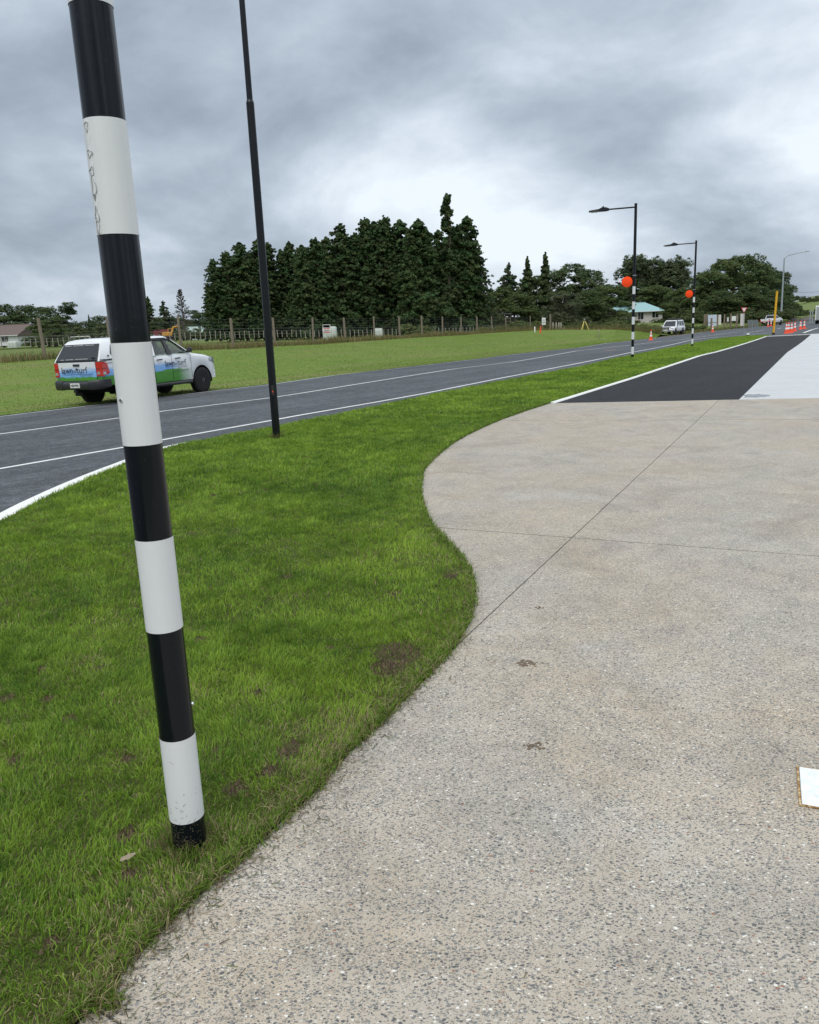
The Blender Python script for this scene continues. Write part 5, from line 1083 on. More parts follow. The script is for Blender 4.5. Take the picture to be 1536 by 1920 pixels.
# sparse brown conifer
b = at(346, 634, 190); h = at(346, 540, 190).z - b.z; root = empty('conifer_tree', b); tag(root, 'sparse dead-looking conifer with bare upswept branches above the white house', 'tree')
rg2 = random.Random(3); m = MB(); m.tube([(0, 0, 0), (.02 * h, 0, h * .5), (0, 0, h)], [h * .018, h * .012, h * .002], 8); C_ = []
for q in range(64):
    z = h * (.22 + .75 * (q / 64)); a = q * 2.4; l = h * .24 * (1 - q / 70) * rg2.uniform(.6, 1.1); e = Vector((math.cos(a) * l, math.sin(a) * l, z + l * .45)); m.tube([(0, 0, z), Vector((0, 0, z)).lerp(e, .6) - Vector((0, 0, l * .12)), e], [h * .005, h * .003, h * .001], 4)
    C_ += [Vector((0, 0, z)).lerp(e, k_) for k_ in (.5, .8, 1.0)]
m.build('trunk', plain('dead_bark', (.10, .085, .075), .95), root, 60)
C_ = np.array([tuple(c) for c in C_]); link('crown', leaf_mesh('crown', C_, np.full(len(C_), h * .022), 9, h * .012, np.tile(np.array([.075, .07, .05]), (len(C_), 1)), 5), None, root)
# right of the shelterbelt
for px, ty, by, y, k, lab, w, nm in ((912, 545, 622, 135, 'willow', 'twiggy grey-green tree at the right end of the shelterbelt', 1.0, 'tree'), (956, 492, 620, 172, 'cedar', 'broad conifer with pointed top right of the shelterbelt', 1.15, 'conifer_tree'), (990, 480, 619, 165, 'spire', 'narrow pointed conifer, the left of two spires', 1.1, 'conifer_tree'), (1023, 472, 618, 166, 'spire', 'narrow pointed conifer, the right of two spires', 1.1, 'conifer_tree'), (940, 534, 621, 150, 'broad1', 'mid-green round tree below the broad conifer', 1.3, 'tree'), (1006, 508, 618, 168, 'broad0', 'dark tree filling the gap between the two spires', 1.1, 'tree'), (1052, 495, 617, 175, 'broad0', 'dark rounded tree right of the two spires', 1.15, 'tree'), (1084, 492, 616, 178, 'broad2', 'domed dark tree above the survey tripod', 1.3, 'tree'), (1110, 512, 615, 172, 'broad0', 'dark tree sloping down right of the domed one', 1.2, 'tree'),
    (1056, 536, 617, 140, 'willow', 'grey-green feathery tree left of the survey tripod', 1.25, 'tree'), (1102, 538, 616, 145, 'broad0', 'dark spreading tree behind the survey tripod', 1.5, 'tree'), (1140, 528, 613, 150, 'broad1', 'dark green tree left of the teal-roofed house', 1.35, 'tree'), (1180, 473, 603, 235, 'poplar', 'tall poplar-like tree behind the nearer lamp pole', 1.1, 'tree'), (1212, 474, 603, 240, 'poplar1', 'tall tree just right of the nearer lamp pole', 1.1, 'tree'), (1240, 490, 602, 238, 'poplar', 'dark tall tree between the two lamp poles', 1.0, 'tree'), (1270, 477, 601, 236, 'poplar1', 'tall pale-topped tree just left of the farther lamp pole', 1.15, 'tree'), (1230, 530, 602, 215, 'broad1', 'green spreading tree right behind the teal roof', 1.7, 'tree'), (1275, 536, 601, 200, 'broad1', 'green spreading tree behind the white off-road car', 1.6, 'tree'), (1306, 520, 600, 205, 'broad2', 'gappy dark tree directly behind the farther lamp pole', 1.3, 'tree'),
    (1335, 500, 600, 170, 'broad1', 'green leafy tree right of the farther orange disc', 1.35, 'tree'), (1345, 540, 600, 160, 'broad0', 'dark low tree above the metal sheets', 1.7, 'tree'), (1372, 474, 598, 178, 'broad1', 'large leafy tree behind the give way sign', 1.15, 'tree'), (1392, 468, 597, 185, 'broad0', 'highest dark tree of the right-hand clump', 1.1, 'tree'), (1420, 482, 595, 190, 'broad0', 'dark tree behind the white pickup truck', 1.1, 'tree'), (1440, 498, 594, 196, 'broad2', 'dark tree just left of the yellow post top', 1.2, 'tree'), (1462, 512, 592, 202, 'broad0', 'dark tree behind the tall steel street light', 1.1, 'tree'), (1474, 528, 592, 210, 'broad0', 'last dark tree at the right end of the clump', 1.0, 'tree'), (1405, 530, 597, 165, 'broad0', 'dark shaded tree low behind the grey barrier panels', 1.9, 'tree'), (1445, 540, 595, 175, 'broad0', 'dark shaded tree low behind the yellow post', 1.8, 'tree')):
    tree(k, px, ty, by, y, lab, w, nm)
# shrubs along the far verge
for px, ty, by, y, k, lab, w in ((778, 599, 630, 96, 'shrub', 'light green shrub behind the mesh fence before the conifers', 1.5), (970, 596, 618, 124, 'shrub', 'light green shrub at the left of the weedy bank', 1.7), (998, 597, 617, 126, 'shrub', 'light green shrub behind the orange delineator', 1.4), (1066, 596, 617, 128, 'shrub1', 'dark weedy shrub left of the tripod', 1.8), (1090, 600, 617, 130, 'shrub', 'olive shrub directly behind the tripod', 1.8), (1122, 599, 616, 126, 'shrub1', 'dark low shrub right of the tripod', 2.0), (1150, 596, 616, 124, 'shrub', 'tallest olive shrub left of the nearer lamp pole', 1.6), (1178, 604, 619, 116, 'shrub1', 'low dark shrub before the teal-roofed house', 2.0), (1205, 605, 620, 112, 'shrub1', 'low dark weeds right of the nearer lamp pole', 2.0), (1228, 607, 622, 107, 'shrub1', 'weedy shrub just left of the white off-road car', 1.6), (1285, 606, 620, 112, 'shrub1', 'low weeds just right of the white off-road car', 2.2), (1312, 607, 618, 118, 'shrub', 'pale low weeds left of the metal sheets', 2.0)):
    tree(k, px, ty, by, y, lab, w, 'shrub', None, None, 'shrub')

for i in range(10): tree('shrub1', 4 + i * 24, 600 + (i * 7 % 5) * 3, 649 - i * .6, 186 + (i * 5 % 4) * 3, f'dark bush of the low hedge behind the parked truck, {ORD[i]} from the left', 1.1 + .1 * (i % 3), 'hedge_bush', 'low hedge behind the parked truck', None, 'bush')
for i in range(4): tree('shrub1', 288 + i * 28, 606 + (i % 2) * 5, 640 - i, 205, f'dark hedge bush left of the shelterbelt, {ORD[i]} right of the big pole', 1.2, 'hedge_bush', 'hedge left of the shelterbelt', None, 'bush')
for i in range(9): tree('shrub1', 1282 + i * 24, 572 + (i * 7 % 5) * 3, 606 - i * 1.3, 150 + (i * 5 % 4) * 3, f'dark undergrowth bush below the right-hand trees, {ORD[i]} from the left', 1.0 + .1 * (i % 3), 'undergrowth_bush', 'undergrowth below the right-hand trees', None, 'bush')
# rank weeds between the mown verge and the trees
rg = np.random.default_rng(133); n = 16000; s_ = rg.random(n); bl = resample(back_edge[14:], 80); Pw = np.array([tuple(p) for p in bl]); i = np.minimum((s_ * 79).astype(int), 78); f = (s_ * 79 - i)[:, None]; P = Pw[i] * (1 - f) + Pw[i + 1] * f
P[:, :2] += (P[:, :2] / np.hypot(P[:, 0], P[:, 1])[:, None]) * rg.gamma(1.6, 1.6, n)[:, None]; P[:, 2] -= .05
g = rg.random(n)[:, None]; c = np.where(g < .4, np.array([.20, .17, .085]), np.array([.085, .115, .034])) * (.6 + .7 * rg.random(n))[:, None]
blades('rank_weeds', P, (.3 + .9 * fnoise(P[:, 0] * .5, P[:, 1] * .5, 44)) * (.5 + .7 * rg.random(n)), .04 + .04 * rg.random(n), rg.uniform(.05, .6, n), c, 134)
# rough grass in the paddock and beyond the far road corner
rg = np.random.default_rng(143); n = 14000; a = rg.random(n); bl = np.array([tuple(p) for p in resample([Vector((p.x, p.y, road_z(p.x, p.y))) for p in back], 60)]); i = np.minimum((a * 59).astype(int), 58); f = (a * 59 - i)[:, None]; P = bl[i] * (1 - f) + bl[i + 1] * f
P[:, :2] += (P[:, :2] / np.hypot(P[:, 0], P[:, 1])[:, None]) * (.3 + rg.gamma(1.2, 4, n)[:, None]); P[:, 2] -= .05
g = rg.random(n)[:, None]; c = np.where(g < .45, np.array([.23, .19, .09]), np.array([.10, .135, .036])) * (.6 + .7 * rg.random(n))[:, None]
blades('rank_weeds', P, .15 + .35 * rg.random(n), .04 + .05 * rg.random(n), rg.uniform(.05, .6, n), c, 144)

# ------------------------------------------------------------------ buildings
def window(parent, c, w, h, n, ux):
    c, n, ux = Vector(c), Vector(n), Vector(ux); up = Vector((0, 0, 1)); P = lambda a, b, o: c + ux * a * w / 2 + up * b * h / 2 + n * o
    m = MB(); m.poly([P(-1, -1, .02), P(1, -1, .02), P(1, 1, .02), P(-1, 1, .02)], n * .03); wd = m.build('window', DARK_GLASS, parent)
    m = MB(); t = .07
    for a0, a1, b0, b1 in ((-1, 1, 1, 1.12), (-1, 1, -1.12, -1), (-1.1, -1, -1.12, 1.12), (1, 1.1, -1.12, 1.12), (-.04, .04, -1, 1)): m.poly([P(a0, b0, .03), P(a1, b0, .03), P(a1, b1, .03), P(a0, b1, .03)], n * .05)
    m.build('frame', PLATE, wd)
def house(name, label, px, pyb, y, rz, L, Wd, wallh, roofh, wall_mat, roof_mat, hip, wins, over=.5):
    b = at(px, pyb, y); root = empty(name, b, rz); tag(root, label, 'house')
    m = MB(); m.box((0, 0, wallh / 2 - .15), (L, Wd, wallh + .3))
    if not hip:
        for s_ in (-1, 1): m.poly([(s_ * (L / 2 - .01), -Wd / 2, wallh), (s_ * (L / 2 - .01), Wd / 2, wallh), (s_ * (L / 2 - .01), 0, wallh + roofh * .92)], (-s_ * .15, 0, 0))
    m.build('wall', wall_mat, root)
    l2, w2 = L / 2 + over, Wd / 2 + over; rx = l2 - (w2 if hip else 0); z0, z1 = wallh - over * roofh / w2 * .5, wallh + roofh
    m = MB(); T = [(-l2, -w2, z0), (l2, -w2, z0), (l2, w2, z0), (-l2, w2, z0), (-rx, 0, z1), (rx, 0, z1)]; dn = Vector((0, 0, -.14))
    m.add([Vector(p) for p in T] + [Vector(p) + dn for p in T[:4]], [(0, 1, 5, 4), (2, 3, 4, 5), (1, 2, 5), (3, 0, 4), (0, 6, 7, 1), (1, 7, 8, 2), (2, 8, 9, 3), (3, 9, 6, 0), (6, 9, 8, 7)] if hip else [(0, 1, 5, 4), (2, 3, 4, 5), (0, 6, 7, 1), (2, 8, 9, 3), (1, 7, 8, 2, 5), (3, 9, 6, 0, 4), (6, 9, 8, 7)]); rf = m.build('roof', roof_mat, root)
    m = MB(); m.tube([(-rx, 0, z1 + .02), (rx, 0, z1 + .02)], .09, 6); m.build('ridge_cap', roof_mat, rf); m = MB(); m.box((0, -w2 - .05, z0 - .06), (2 * l2, .12, .12)); m.build('gutter', PLATE, rf)
    for x_, z_, w_, h_ in wins: window(root, (x_, -Wd / 2, z_), w_, h_, (0, -1, 0), (1, 0, 0))
    return root
BROWN_ROOF = plain('brown_tile_roof', (.115, .082, .070), .8, var=.25, scale=3); TEAL_ROOF = plain('teal_iron_roof', (.235, .39, .39), .5, var=.12, scale=1.2); GREEN_ROOF = plain('pale_green_roof', (.33, .40, .36), .6)
CREAM = plain('cream_weatherboard', (.58, .55, .52), .8, var=.1, scale=2); WHITE_WALL = plain('white_weatherboard', (.66, .67, .68), .7, var=.06)
house('brown_house', 'low house with brown tiled roof and white walls at the far left', -8, 646, 178, R(-12), 18, 9, 1.9, 2.1, WHITE_WALL, BROWN_ROOF, False, [(-4, 1.1, 2, 1.1), (1.5, 1.1, 2.4, 1.1), (6, 1.1, 1.6, 1.1)])
h2 = house('white_house', 'small white gabled house with pale green roof left of the conifers', 365, 638, 225, R(62), 6.5, 3.8, 2.3, 1.3, WHITE_WALL, GREEN_ROOF, False, [(1, 1.2, 1.2, 1.1)], .35)
window(h2, (-3.25, -.3, 1.05), 1.3, 1.3, (-1, 0, 0), (0, 1, 0))
h3 = house('teal_roof_house', 'cream house with teal iron roof partly behind the nearer lamp pole', 1172, 604.5, 200, R(-8), 16.5, 7, 2.6, 1.9, CREAM, TEAL_ROOF, True, [(-3.5, 1.5, 1.3, 1.3), (0.6, 1.45, 1.3, 1.7), (3.2, 1.45, 1.3, 1.7), (6.6, 1.6, 1.5, 1.4)], .7)
m = MB(); m.box((-1.0, -4.6, .35), (7.5, 2.0, .2)); m.build('deck', WOOD_POST, h3)
for q in range(14): m = MB(); m.box((-4.6 + q * .55, -5.5, .75), (.07, .05, .9)); m.build('baluster', WOOD_POST, h3)
m = MB(); m.box((-1.0, -5.5, 1.2), (7.5, .09, .08)); m.build('rail', WOOD_POST, h3)
# shed glimpsed at the right end of the belt
b = at(926, 609, 150); root = empty('shed', b, R(-5)); tag(root, 'pale lean-to shed glimpsed under the trees right of the conifers', 'shed')
m = MB(); m.box((-1.0, 0, .9), (1.9, 2.4, 2.2)); m.build('wall', CREAM, root); m = MB(); m.poly([(-2.1, -1.6, 2.0), (3.2, -1.6, 1.75), (3.2, 1.5, 1.9), (-2.1, 1.5, 2.15)], (0, 0, .08)); m.build('roof', plain('shed_roof', (.12, .12, .12), .8), root)
for x_ in (.6, 1.8, 3.0): m = MB(); m.box((x_, -1.3, .8), (.12, .12, 2.1)); m.build('post', WOOD_POST, root)
for z_ in (.5, 1.0): m = MB(); m.box((1.6, -1.35, z_), (3, .05, .12)); m.build('rail', WOOD_POST, root)

# goal posts, excavator and container far left
p = at(151, 641, 150); root = empty('goal_frame', p, R(-6)); tag(root, 'white goal frame standing beyond the truck roof', 'goal'); w_ = at(170, 641, 150).x - at(133, 641, 150).x; h_ = at(151, 631, 150).z - p.z
m = MB(); m.tube([(-w_ / 2, 0, -.1), (-w_ / 2, 0, h_), (w_ / 2, 0, h_), (w_ / 2, 0, -.1)], .06, 8); m.build('frame', PLATE, root, 50); m = MB(); m.tube([(-w_ / 2, 1.2, -.1), (-w_ / 2, 1.2, .05), (w_ / 2, 1.2, .05), (w_ / 2, 1.2, -.1)], .05, 8); m.tube([(-w_ / 2, 0, h_), (-w_ / 2, 1.2, .05)], .04, 6); m.tube([(w_ / 2, 0, h_), (w_ / 2, 1.2, .05)], .04, 6); m.build('back_stay', PLATE, root)
p = at(301, 636, 185); root = empty('shipping_container', p, R(10)); tag(root, 'rust-red shipping container behind the truck, left of the excavator', 'container')
m = MB(); m.box((0, 0, 1.0), (5.0, 2.4, 2.2)); m.build('shell', plain('container_red', (.22, .045, .04), .7, var=.2), root)
for q in range(20): m = MB(); m.box((-2.35 + q * .247, -1.21, 1.0), (.1, .04, 1.9)); m.build('corrugation', plain('container_red', (.22, .045, .04)), root)
p = at(318, 636, 178); root = empty('excavator', p, R(20)); tag(root, 'small orange-yellow excavator with raised boom beyond the truck', 'excavator'); EY = plain('excavator_yellow', (.55, .26, .03), .5)
for s_ in (-1, 1): m = MB(); m.loft([[(x_, s_ * .8 - .2, z_) for x_, z_ in ((-1.2, .1), (1.2, .1), (1.4, .35), (1.2, .6), (-1.2, .6), (-1.4, .35))], [(x_, s_ * .8 + .2, z_) for x_, z_ in ((-1.2, .1), (1.2, .1), (1.4, .35), (1.2, .6), (-1.2, .6), (-1.4, .35))]]); m.build('track', RUBBER, root)
m = MB(); m.box((-.4, 0, 1.1), (2.0, 1.7, .8)); m.build('engine_body', EY, root, None, .08); m = MB(); m.box((.3, .45, 1.6), (.9, .75, 1.3)); cb = m.build('cab', EY, root, None, .06); m = MB(); m.box((.3, .03, 1.75), (.7, .05, .8)); m.box((.77, .45, 1.75), (.03, .6, .8)); m.build('cab_window', DARK_GLASS, cb)
m = MB(); m.tube([(.5, -.3, 1.2), (1.0, -.3, 2.5), (2.0, -.3, 2.7)], [.2, .2, .14], 6); m.build('boom', EY, root); m = MB(); m.tube([(1.9, -.3, 2.75), (2.5, -.3, 1.2)], [.14, .1], 6); m.build('stick', EY, root); m = MB(); m.loft([[(2.2, -.65, 1.2), (2.75, -.65, 1.2), (2.7, -.65, .7), (2.3, -.65, .75)], [(2.2, .05, 1.2), (2.75, .05, 1.2), (2.7, .05, .7), (2.3, .05, .75)]]); m.build('bucket', DARK, root)

# ------------------------------------------------------------------ traffic cones and roadworks
def cone_parts(root, h):
    k = h / .9; m = MB(); m.box((0, 0, .025 * k), (.40 * k, .40 * k, .05 * k), 0, .92); m.build('base', CONE_ORANGE, root, None, .008)
    for nm, z0, z1, mt in (('lower_cone', .05, .34, CONE_ORANGE), ('white_band', .34, .50, CONE_WHITE), ('middle_cone', .50, .61, CONE_ORANGE), ('white_band', .61, .76, CONE_WHITE), ('tip', .76, .9, CONE_ORANGE)):
        rr_ = lambda z: .150 - .118 * (z / .9); m = MB(); m.tube([(0, 0, z0 * k), (0, 0, z1 * k)], [rr_(z0) * k, rr_(z1) * k], 18); m.build(nm, mt, root, 50)
def cone(px, py, label, h=.9):
    g_ = ground(px, py, road_z); root = empty('traffic_cone', (g_.x, g_.y, g_.z + .004), rl.uniform(0, 1.5)); tag(root, label, 'cone', 'orange traffic cones with white bands'); cone_parts(root, h)
cone(1220.5, 638, 'orange traffic cone at the road edge left of the white off-road car', 1.0)
cone(1336.5, 622.5, 'orange traffic cone at the road edge before the metal sheets', 1.0)
for px, py, lb in ((1440.3, 612.6, 'leftmost of the three cones behind the white pickup truck'), (1445.8, 611.3, 'middle of the three cones behind the white pickup truck'), (1450.2, 609.6, 'right one of three cones behind the white pickup, touching the yellow post')): cone(px, py, lb)
for px, py, lb in ((1474.3, 625.3, 'first cone of the close row right of the yellow post'), (1478.3, 624.8, 'second cone of the close row right of the yellow post'), (1484.0, 624.0, 'third cone of the close row right of the yellow post'), (1490.2, 621.2, 'fourth and farthest cone of the close row right of the yellow post'), (1501.0, 617.6, 'taller left one of the two cones standing apart at the right', ), (1508.0, 616.6, 'thinner right one of the two cones standing apart at the right')): cone(px, py, lb, 1.05)
p = ground(1228, 624.5, road_z); root = empty('low_barrier', p, R(-35)); tag(root, 'low dark plastic barrier just left of the white off-road car', 'barrier')
m = MB(); m.loft([[(-.95, -.22, 0), (.95, -.22, 0), (.95, .22, 0), (-.95, .22, 0)], [(-.9, -.08, .5), (.9, -.08, .5), (.9, .08, .5), (-.9, .08, .5)]]); m.build('body', BLACK_PLASTIC, root, None, .03); m = MB(); m.box((0, 0, .53), (1.7, .12, .05)); m.build('top_rail', BLACK_PLASTIC, root)
# yellow post
p = ground(1450.5, 626.5, road_z, .05); root = empty('yellow_post', p); tag(root, 'tall leaning yellow post at the far end of the verge', 'post'); ht = at(1458, 546, p.y).z - p.z
m = MB(); m.loft([[(x_ + o_, y_, z_) for x_, y_ in ((-.08, -.08), (.08, -.08), (.08, .08), (-.08, .08))] for o_, z_ in ((0, .12), (.09, ht))]); m.build('shaft', YELLOW, root, None, .015); m = MB(); m.box((0, 0, 0), (.2, .2, .28)); m.build('foot', BLACK_PLASTIC, root)
m = MB(); m.box((.09, 0, ht + .015), (.19, .19, .03)); m.build('cap', YELLOW, root)
# tall steel street light
p = ground(1464, 606, road_z); root = empty('street_light', p); tag(root, 'tall grey steel street light with upswept arm at the right', 'street light'); yy = p.y; top = at(1471, 484, yy) - p; tip = at(1513, 471.5, yy) - p
m = MB(); m.tube([(0, 0, -.2), Vector((top.x * .3, 0, top.z * .3)), Vector((top.x, 0, top.z))], [.24, .19, .11], 12); m.build('shaft', GALV_POLE, root, 60)
m = MB(); m.tube([top, top.lerp(tip, .15) + Vector((0, 0, .3)), top.lerp(tip, .6) + Vector((0, 0, .2)), tip], [.09, .08, .06, .05], 8); m.build('arm', GALV_POLE, root, 60)
m = MB(); m.loft([[tip + Vector((x_, s_ * .15, z_)) for x_, z_ in ((-.3, 0), (.5, -.04), (.5, .03), (-.1, .1))] for s_ in (-1, 1)]); m.build('lamp_head', GALV_POLE, root)
# give way sign
p = at(1395, 612, 122); root = empty('give_way_sign', p); tag(root, 'red and white triangular give way sign on a grey pole', 'sign'); c_ = at(1395.5, 580, 122) - p
m = MB(); m.cyl((0, .05, -.2), (c_.x, .05, c_.z + .2), .04, n=8); m.build('pole', STEEL, root)
tri = lambda r_, o_: [c_ + Vector((r_ * math.sin(a), o_, -r_ * math.cos(a))) for a in (0, 2.0944, 4.18879)]
m = MB(); m.poly(tri(.55, -.02), (0, .02, 0)); m.build('red_border', RED, root); m = MB(); m.poly(tri(.37, -.035), (0, .012, 0)); m.build('white_face', PLATE, root)
# boards and sheets by the corner fence
def panel(name, label, x0, x1, yt, yb, y, mat, lean=0.0, posts=False, cat='panel'):
    a, b, t = at(x0, yb, y), at(x1, yb, y), at(x0, yt, y); root = empty(name, a.lerp(b, .5)); tag(root, label, cat); w_ = (b - a).length; h_ = t.z - a.z
    nb = max(2, int(w_ / .35)); 
    m = MB()
    for q in range(nb): m.poly([(-w_ / 2 + w_ * (q + .04) / nb, 0, 0), (-w_ / 2 + w_ * (q + .96) / nb, 0, 0), (-w_ / 2 + w_ * (q + .96) / nb, lean, h_), (-w_ / 2 + w_ * (q + .04) / nb, lean, h_)], (0, .03, 0))
    m.poly([(-w_ / 2, .035, 0), (w_ / 2, .035, 0), (w_ / 2, lean + .035, h_ - .01), (-w_ / 2, lean + .035, h_ - .01)], (0, .02, 0)); m.build('sheet', mat, root)
    m = MB(); m.box((0, .1, h_ * .3), (w_, .07, .1)); m.box((0, .1 + lean * .8, h_ * .8), (w_, .07, .1)); m.build('rail', WOOD_POST, root)
    if posts:
        for s_ in (-.4, .4): m = MB(); m.box((w_ * s_, .17, h_ * .5 - .3), (.1, .1, h_ + .6)); m.build('post', WOOD_POST, root)
    return root
BLUE_SHEET = plain('faded_blue_sheet', (.42, .48, .55), .5, var=.25, scale=1.5); GREY_SHEET = plain('grey_sheet', (.33, .35, .34), .6, var=.15)
panel('board_fence', 'weathered brown boards beside the blue metal sheets', 1319.5, 1328, 589, 611, 135, WOOD_POST)
panel('metal_sheet', 'large faded blue-white metal sheet leaning at the corner fence', 1328.3, 1344.6, 590, 611, 134, BLUE_SHEET, .3)
panel('metal_sheet', 'narrow cream sheet right of the blue metal sheet', 1346.5, 1352.5, 590, 609, 134, CREAM, .2)
for px, t_, b2, y, lb in ((1333.6, 596, 617, 118, 'dark post in front of the blue metal sheet'), (1345.2, 590, 614, 124, 'post at the right edge of the blue metal sheet'), (1358, 589, 613, 126, 'post right of the narrow cream sheet'), (1370, 588, 612, 128, 'post left of the white board'), (1381.3, 588, 612, 126, 'dark post in front of the white board')):
    post_thing(px, b2, y, at(px, t_, y).z - at(px, b2, y).z, .13, lb)
panel('white_board', 'white rectangular board behind the corner fence posts', 1371.5, 1384, 592.5, 601.5, 138, PLATE, 0, True, 'sign')
panel('white_board', 'tall white panel standing beside the give way sign', 1388.3, 1395.8, 588, 611, 124, GREY_SHEET if False else CREAM, .1, False, 'sign')
panel('white_board', 'small narrow white notice between two corner fence posts', 1363.8, 1366.4, 595, 603, 127, PLATE, 0, True, 'sign')
DG = plain('dark_grey_mesh', (.10, .115, .115), .7)
panel('barrier_panel', 'dark grey barrier panel left of the thin stand', 1402.7, 1412.5, 599.5, 613, 112, DG, .25, False, 'barrier'); panel('barrier_panel', 'dark grey barrier panel just left of the white pickup truck', 1413.5, 1422.8, 599.5, 613, 112, DG, .25, False, 'barrier')
p = ground(1409.6, 626.5, road_z); root = empty('sign_stand', p); tag(root, 'thin grey upright stand at the road edge before the barrier panels', 'stand'); h_ = at(1411.5, 600, p.y).z - p.z
m = MB(); m.tube([(0, 0, 0), (.08, 0, h_)], .02, 6); m.build('upright', STEEL, root); m = MB(); m.box((0, 0, .03), (.6, .05, .05)); m.box((0, 0, .03), (.05, .6, .05)); m.build('feet', STEEL, root)
p = ground(1403, 628.6, road_z, .05); root = empty('weight_block', p); tag(root, 'small white block lying at the far verge edge', 'block')
m = MB(); m.box((0, 0, .10), (.28, .2, .14), .3, .85); m.build('top', PLATE, root, None, .03); m = MB(); m.box((0, 0, .0), (.24, .17, .08), .3); m.build('base', DARK, root)
# service truck entering the frame at the right edge
p = ground(1526, 608, road_z); root = empty('box_truck', (p.x, p.y, p.z), R(60)); tag(root, 'white box-bodied truck cut off by the right edge of the picture', 'truck')
m = MB(); m.box((2.6, -1.2, 1.75), (4.6, 2.2, 2.3)); m.build('box_body', PLATE, root, None, .04); m = MB(); m.box((2.6, -1.2, .5), (5.8, 1.0, .25)); m.build('chassis', DARK, root)
m = MB(); m.loft([[(4.95, y_, .55), (6.7, y_, .55), (6.7, y_, 1.3), (6.3, y_, 2.2), (4.95, y_, 2.2)] for y_ in (-2.2, -.2)]); m.build('cab', WHITE_PAINT, root, None, .05)
for x_ in (1.2, 5.8):
    for y_, s_ in ((-2.1, -1), (-.3, 1)): wheel(root, x_, y_, .42, .28, s_, STEEL, True)
m = MB(); m.box((2.0, -.09, 1.9), (.5, .02, .9)); m.box((3.2, -.09, 1.9), (.5, .02, .9)); m.build('side_hatch', DARK_GLASS, root); m = MB(); m.box((.27, -1.2, 1.7), (.04, 1.9, 2.0)); m.build('rear_door', GREY_SHEET, root)
for px, lb in ((1518.5, 'left one of two grey posts before the box truck'), (1522.5, 'right one of two grey posts before the box truck')): post_thing(px, 607.5, 140, 2.3, .10, lb, GALV_POLE, 'steel_post')
# low rubble heaps beyond the corner
for px, py, w_, lb in ((1488, 602.5, 1.6, 'low grey rubble heap beyond the street light'), (1513, 601.5, 1.8, 'dark low heap beyond the standing cones')):
    p = at(px, py, 175); m = MB(); rr = random.Random(px); rgs = []
    for k_, z_ in ((1, -.2), (.9, .25), (.6, .6), (.15, .8)): rgs.append([(math.cos(2 * math.pi * a / 14) * w_ * k_ * rr.uniform(.8, 1.15), math.sin(2 * math.pi * a / 14) * .8 * k_, z_ * rr.uniform(.8, 1.2)) for a in range(14)])
    m.loft(rgs); o = m.build('rubble_heap', plain('rubble', (.12, .11, .10), .95, var=.5, scale=3, bump=.5), None); o.location = p; tag(o, lb, 'heap')
# distant hill with hedges, roadside hedge and power lines
hill_y = 420; m = MB(); rows = []
for k_ in range(9):
    row = []
    for i in range(41):
        px = 1330 + i * 12; prof_h = 30 * math.exp(-((px - 1620) / 130.0) ** 2) + 6 * math.exp(-((px - 1500) / 60.0) ** 2); b = at(px, 580, hill_y); tt = k_ / 8
        d = Vector((b.x, b.y, 0)); q = d * (.66 + .5 * tt); hh = 0.55 + prof_h * .42 * (math.sin(tt * math.pi * .5) ** 1.4); q.z = -2.2 + hh * (1 if 0 < i < 40 else 0); row.append(q)
    rows.append(row)
m.loft(rows, caps=False, closed=False); o = m.build('hill', mat_ground('hill_pasture', [(.10, .15, .04), (.14, .18, .055), (.18, .18, .075)], .06), None, 80); tag(o, kind='structure')
hz = lambda px, py, y: at(px, py, y)
for px, ty, by, y, w, lb in ((1497, 574, 600, 230, 2.0, 'dark hedge bush at the foot of the hill, left of the others'), (1512, 578, 597, 250, 2.2, 'dark hedge bush on the hill foot in the middle'), (1530, 576, 596, 260, 2.2, 'dark hedge bush on the hill foot at the right edge'), (1508, 553, 566, 380, 2.0, 'small dark tree clump on the far hill crest, left of three'), (1518, 555, 566, 385, 2.2, 'small dark tree clump on the far hill crest, middle of three'), (1531, 553, 566, 380, 2.2, 'small dark tree clump on the far hill crest at the picture edge')):
    tree('shrub1', px, ty, by, y, lb, w * .5, 'hedge_bush', None, None, 'bush')
pw = empty('power_line', at(1497, 545, 230)); tag(pw, 'two thin power lines crossing the sky at the right edge', 'power line'); oo = -Vector(pw.location)
for ya, yb in ((543, 538.5), (550.5, 547)):
    A_, B_ = at(1440, ya + 4, 230), at(1640, yb - 9, 230); m = MB(); m.tube([A_.lerp(B_, k_ / 12) + oo + Vector((0, 0, -1.2 * math.sin(math.pi * k_ / 12))) for k_ in range(13)], .035, 5); m.build('cable', INK_GREY, pw)

# ------------------------------------------------------------------ small things on the path
c0, c1 = ground(1494, 1434), ground(1499, 1506); sv = (c1 - c0); sl = sv.length; rt = Vector((-sv.y, sv.x, 0)).normalized(); rt = rt if rt.x > 0 else -rt; ctr = c0 + sv * .5 + rt * sl * .55
root = empty('service_cover', (ctr.x, ctr.y, -.012)); tag(root, 'white service cover with rusty frame set in the path at the right edge', 'cover')
ux, uy = rt, -sv.normalized(); P = lambda a, b, z: ux * a + uy * b + Vector((0, 0, z))
def mat_lid():
    M = NM('white_lid'); v = M.n('ShaderNodeTexVoronoi', {'Vector': M.pos(), 'Scale': 30.0}, feature='DISTANCE_TO_EDGE'); c = M.mix(M.ramp(M.noise(22, 4, .7), [(.4, 0.), (.7, 1.)]), (.80, .82, .82), (.62, .65, .66)); c = M.mix(M.ramp(v.outputs['Distance'], [(0, .35), (.06, 0.)]), c, (.45, .48, .5))
    M.set(color=c, rough=.45); M.bump(M.noise(60, 3), .2, .003); return M.m
lx, ly = sl * .55, sl * .5
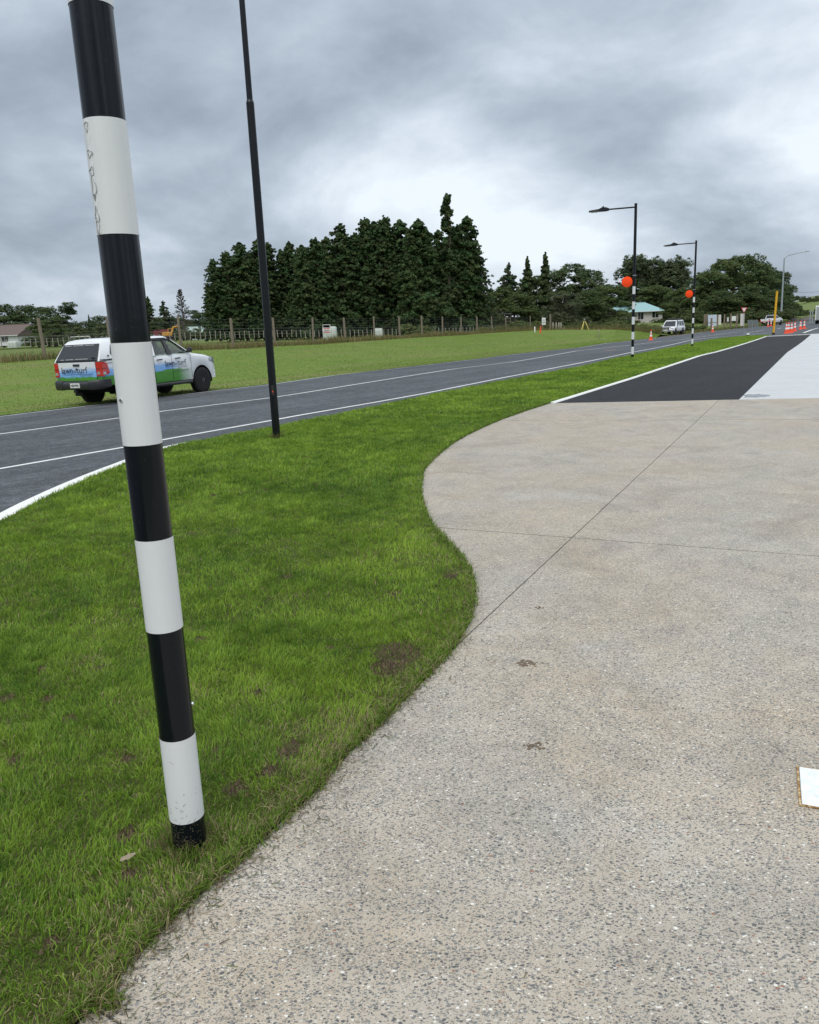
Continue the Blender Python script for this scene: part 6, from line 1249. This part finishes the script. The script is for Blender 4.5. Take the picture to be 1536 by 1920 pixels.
m = MB(); m.poly([P(-lx + .009, -ly + .006, .004), P(lx - .009, -ly + .006, .004), P(lx - .009, ly - .006, .004), P(-lx + .009, ly - .006, .004)], (0, 0, .006)); m.build('lid', mat_lid(), root, None, .002)
def mat_rustframe():
    M = NM('rusty_frame'); M.set(color=M.ramp(M.noise(45, 5, .75), [(.35, (.10, .045, .02)), (.5, (.38, .22, .08)), (.6, (.62, .52, .30)), (.7, (.05, .03, .02))]), rough=.85); return M.m
RF = mat_rustframe()
for a0, a1, b0, b1 in ((-lx, -lx + .007, -ly, ly), (lx - .007, lx, -ly, ly), (-lx + .0072, lx - .0072, -ly, -ly + .004), (-lx + .0072, lx - .0072, ly - .004, ly)): m = MB(); m.poly([P(a0, b0, .002), P(a1, b0, .002), P(a1, b1, .002), P(a0, b1, .002)], (0, 0, .006)); m.build('frame_edge', RF, root)
def clod(px, py, n_, sp, label, mat, flat=.6, sz=.012):
    g_ = ground(px, py); m = MB(); rr = random.Random(px)
    for _ in range(n_):
        cx_, cy_ = rr.gauss(0, sp), rr.gauss(0, sp * .6); s2 = sz * rr.uniform(.5, 1.4); rings = []
        for k_, z_ in ((.7, 0), (1, .4), (.7, .9), (.2, 1.15)): rings.append([(cx_ + math.cos(2 * math.pi * a / 7) * s2 * k_ * rr.uniform(.7, 1.3), cy_ + math.sin(2 * math.pi * a / 7) * s2 * k_ * rr.uniform(.7, 1.3), z_ * s2 * flat) for a in range(7)])
        m.loft(rings)
    o = m.build('dirt_crumbs', mat, None); o.location = (g_.x, g_.y, -.012); tag(o, label, 'dirt'); return o
MUD = plain('dry_mud', (.13, .095, .065), .95, var=.4, scale=60)
clod(1005, 1393, 34, .022, 'dark crumbs of soil on the concrete path, nearest the camera', MUD, .5, .006); clod(985, 1240, 40, .035, 'brown smear of dry soil on the path right of the bare lawn patch', MUD, .25, .008); clod(1012, 1136, 8, .014, 'tiny dark soil speck on the path near the saw cuts', MUD, .5, .006)
g_ = ground(238, 1622); m = MB(); rr = random.Random(6); m.loft([[(x_ + rr.uniform(-.004, .004), y_ + rr.uniform(-.004, .004), z_) for x_, y_ in ((-.040, -.010), (-.028, -.016), (-.012, -.010), (.0, -.014), (.02, -.004), (.036, .004), (.042, .014), (.024, .012), (.008, .018), (-.01, .008), (-.03, .006))] for z_ in (.03, .034)]); o = m.build('bark_chip', plain('pale_bark', (.27, .22, .15), .9, var=.7, scale=90, bump=.4)); o.location = (g_.x, g_.y, .012); o.rotation_euler = (.35, .15, .6); o.scale = (.7, .7, .7); tag(o, 'pale flat chip of bark lying in the grass near the big banded pole', 'bark chip')
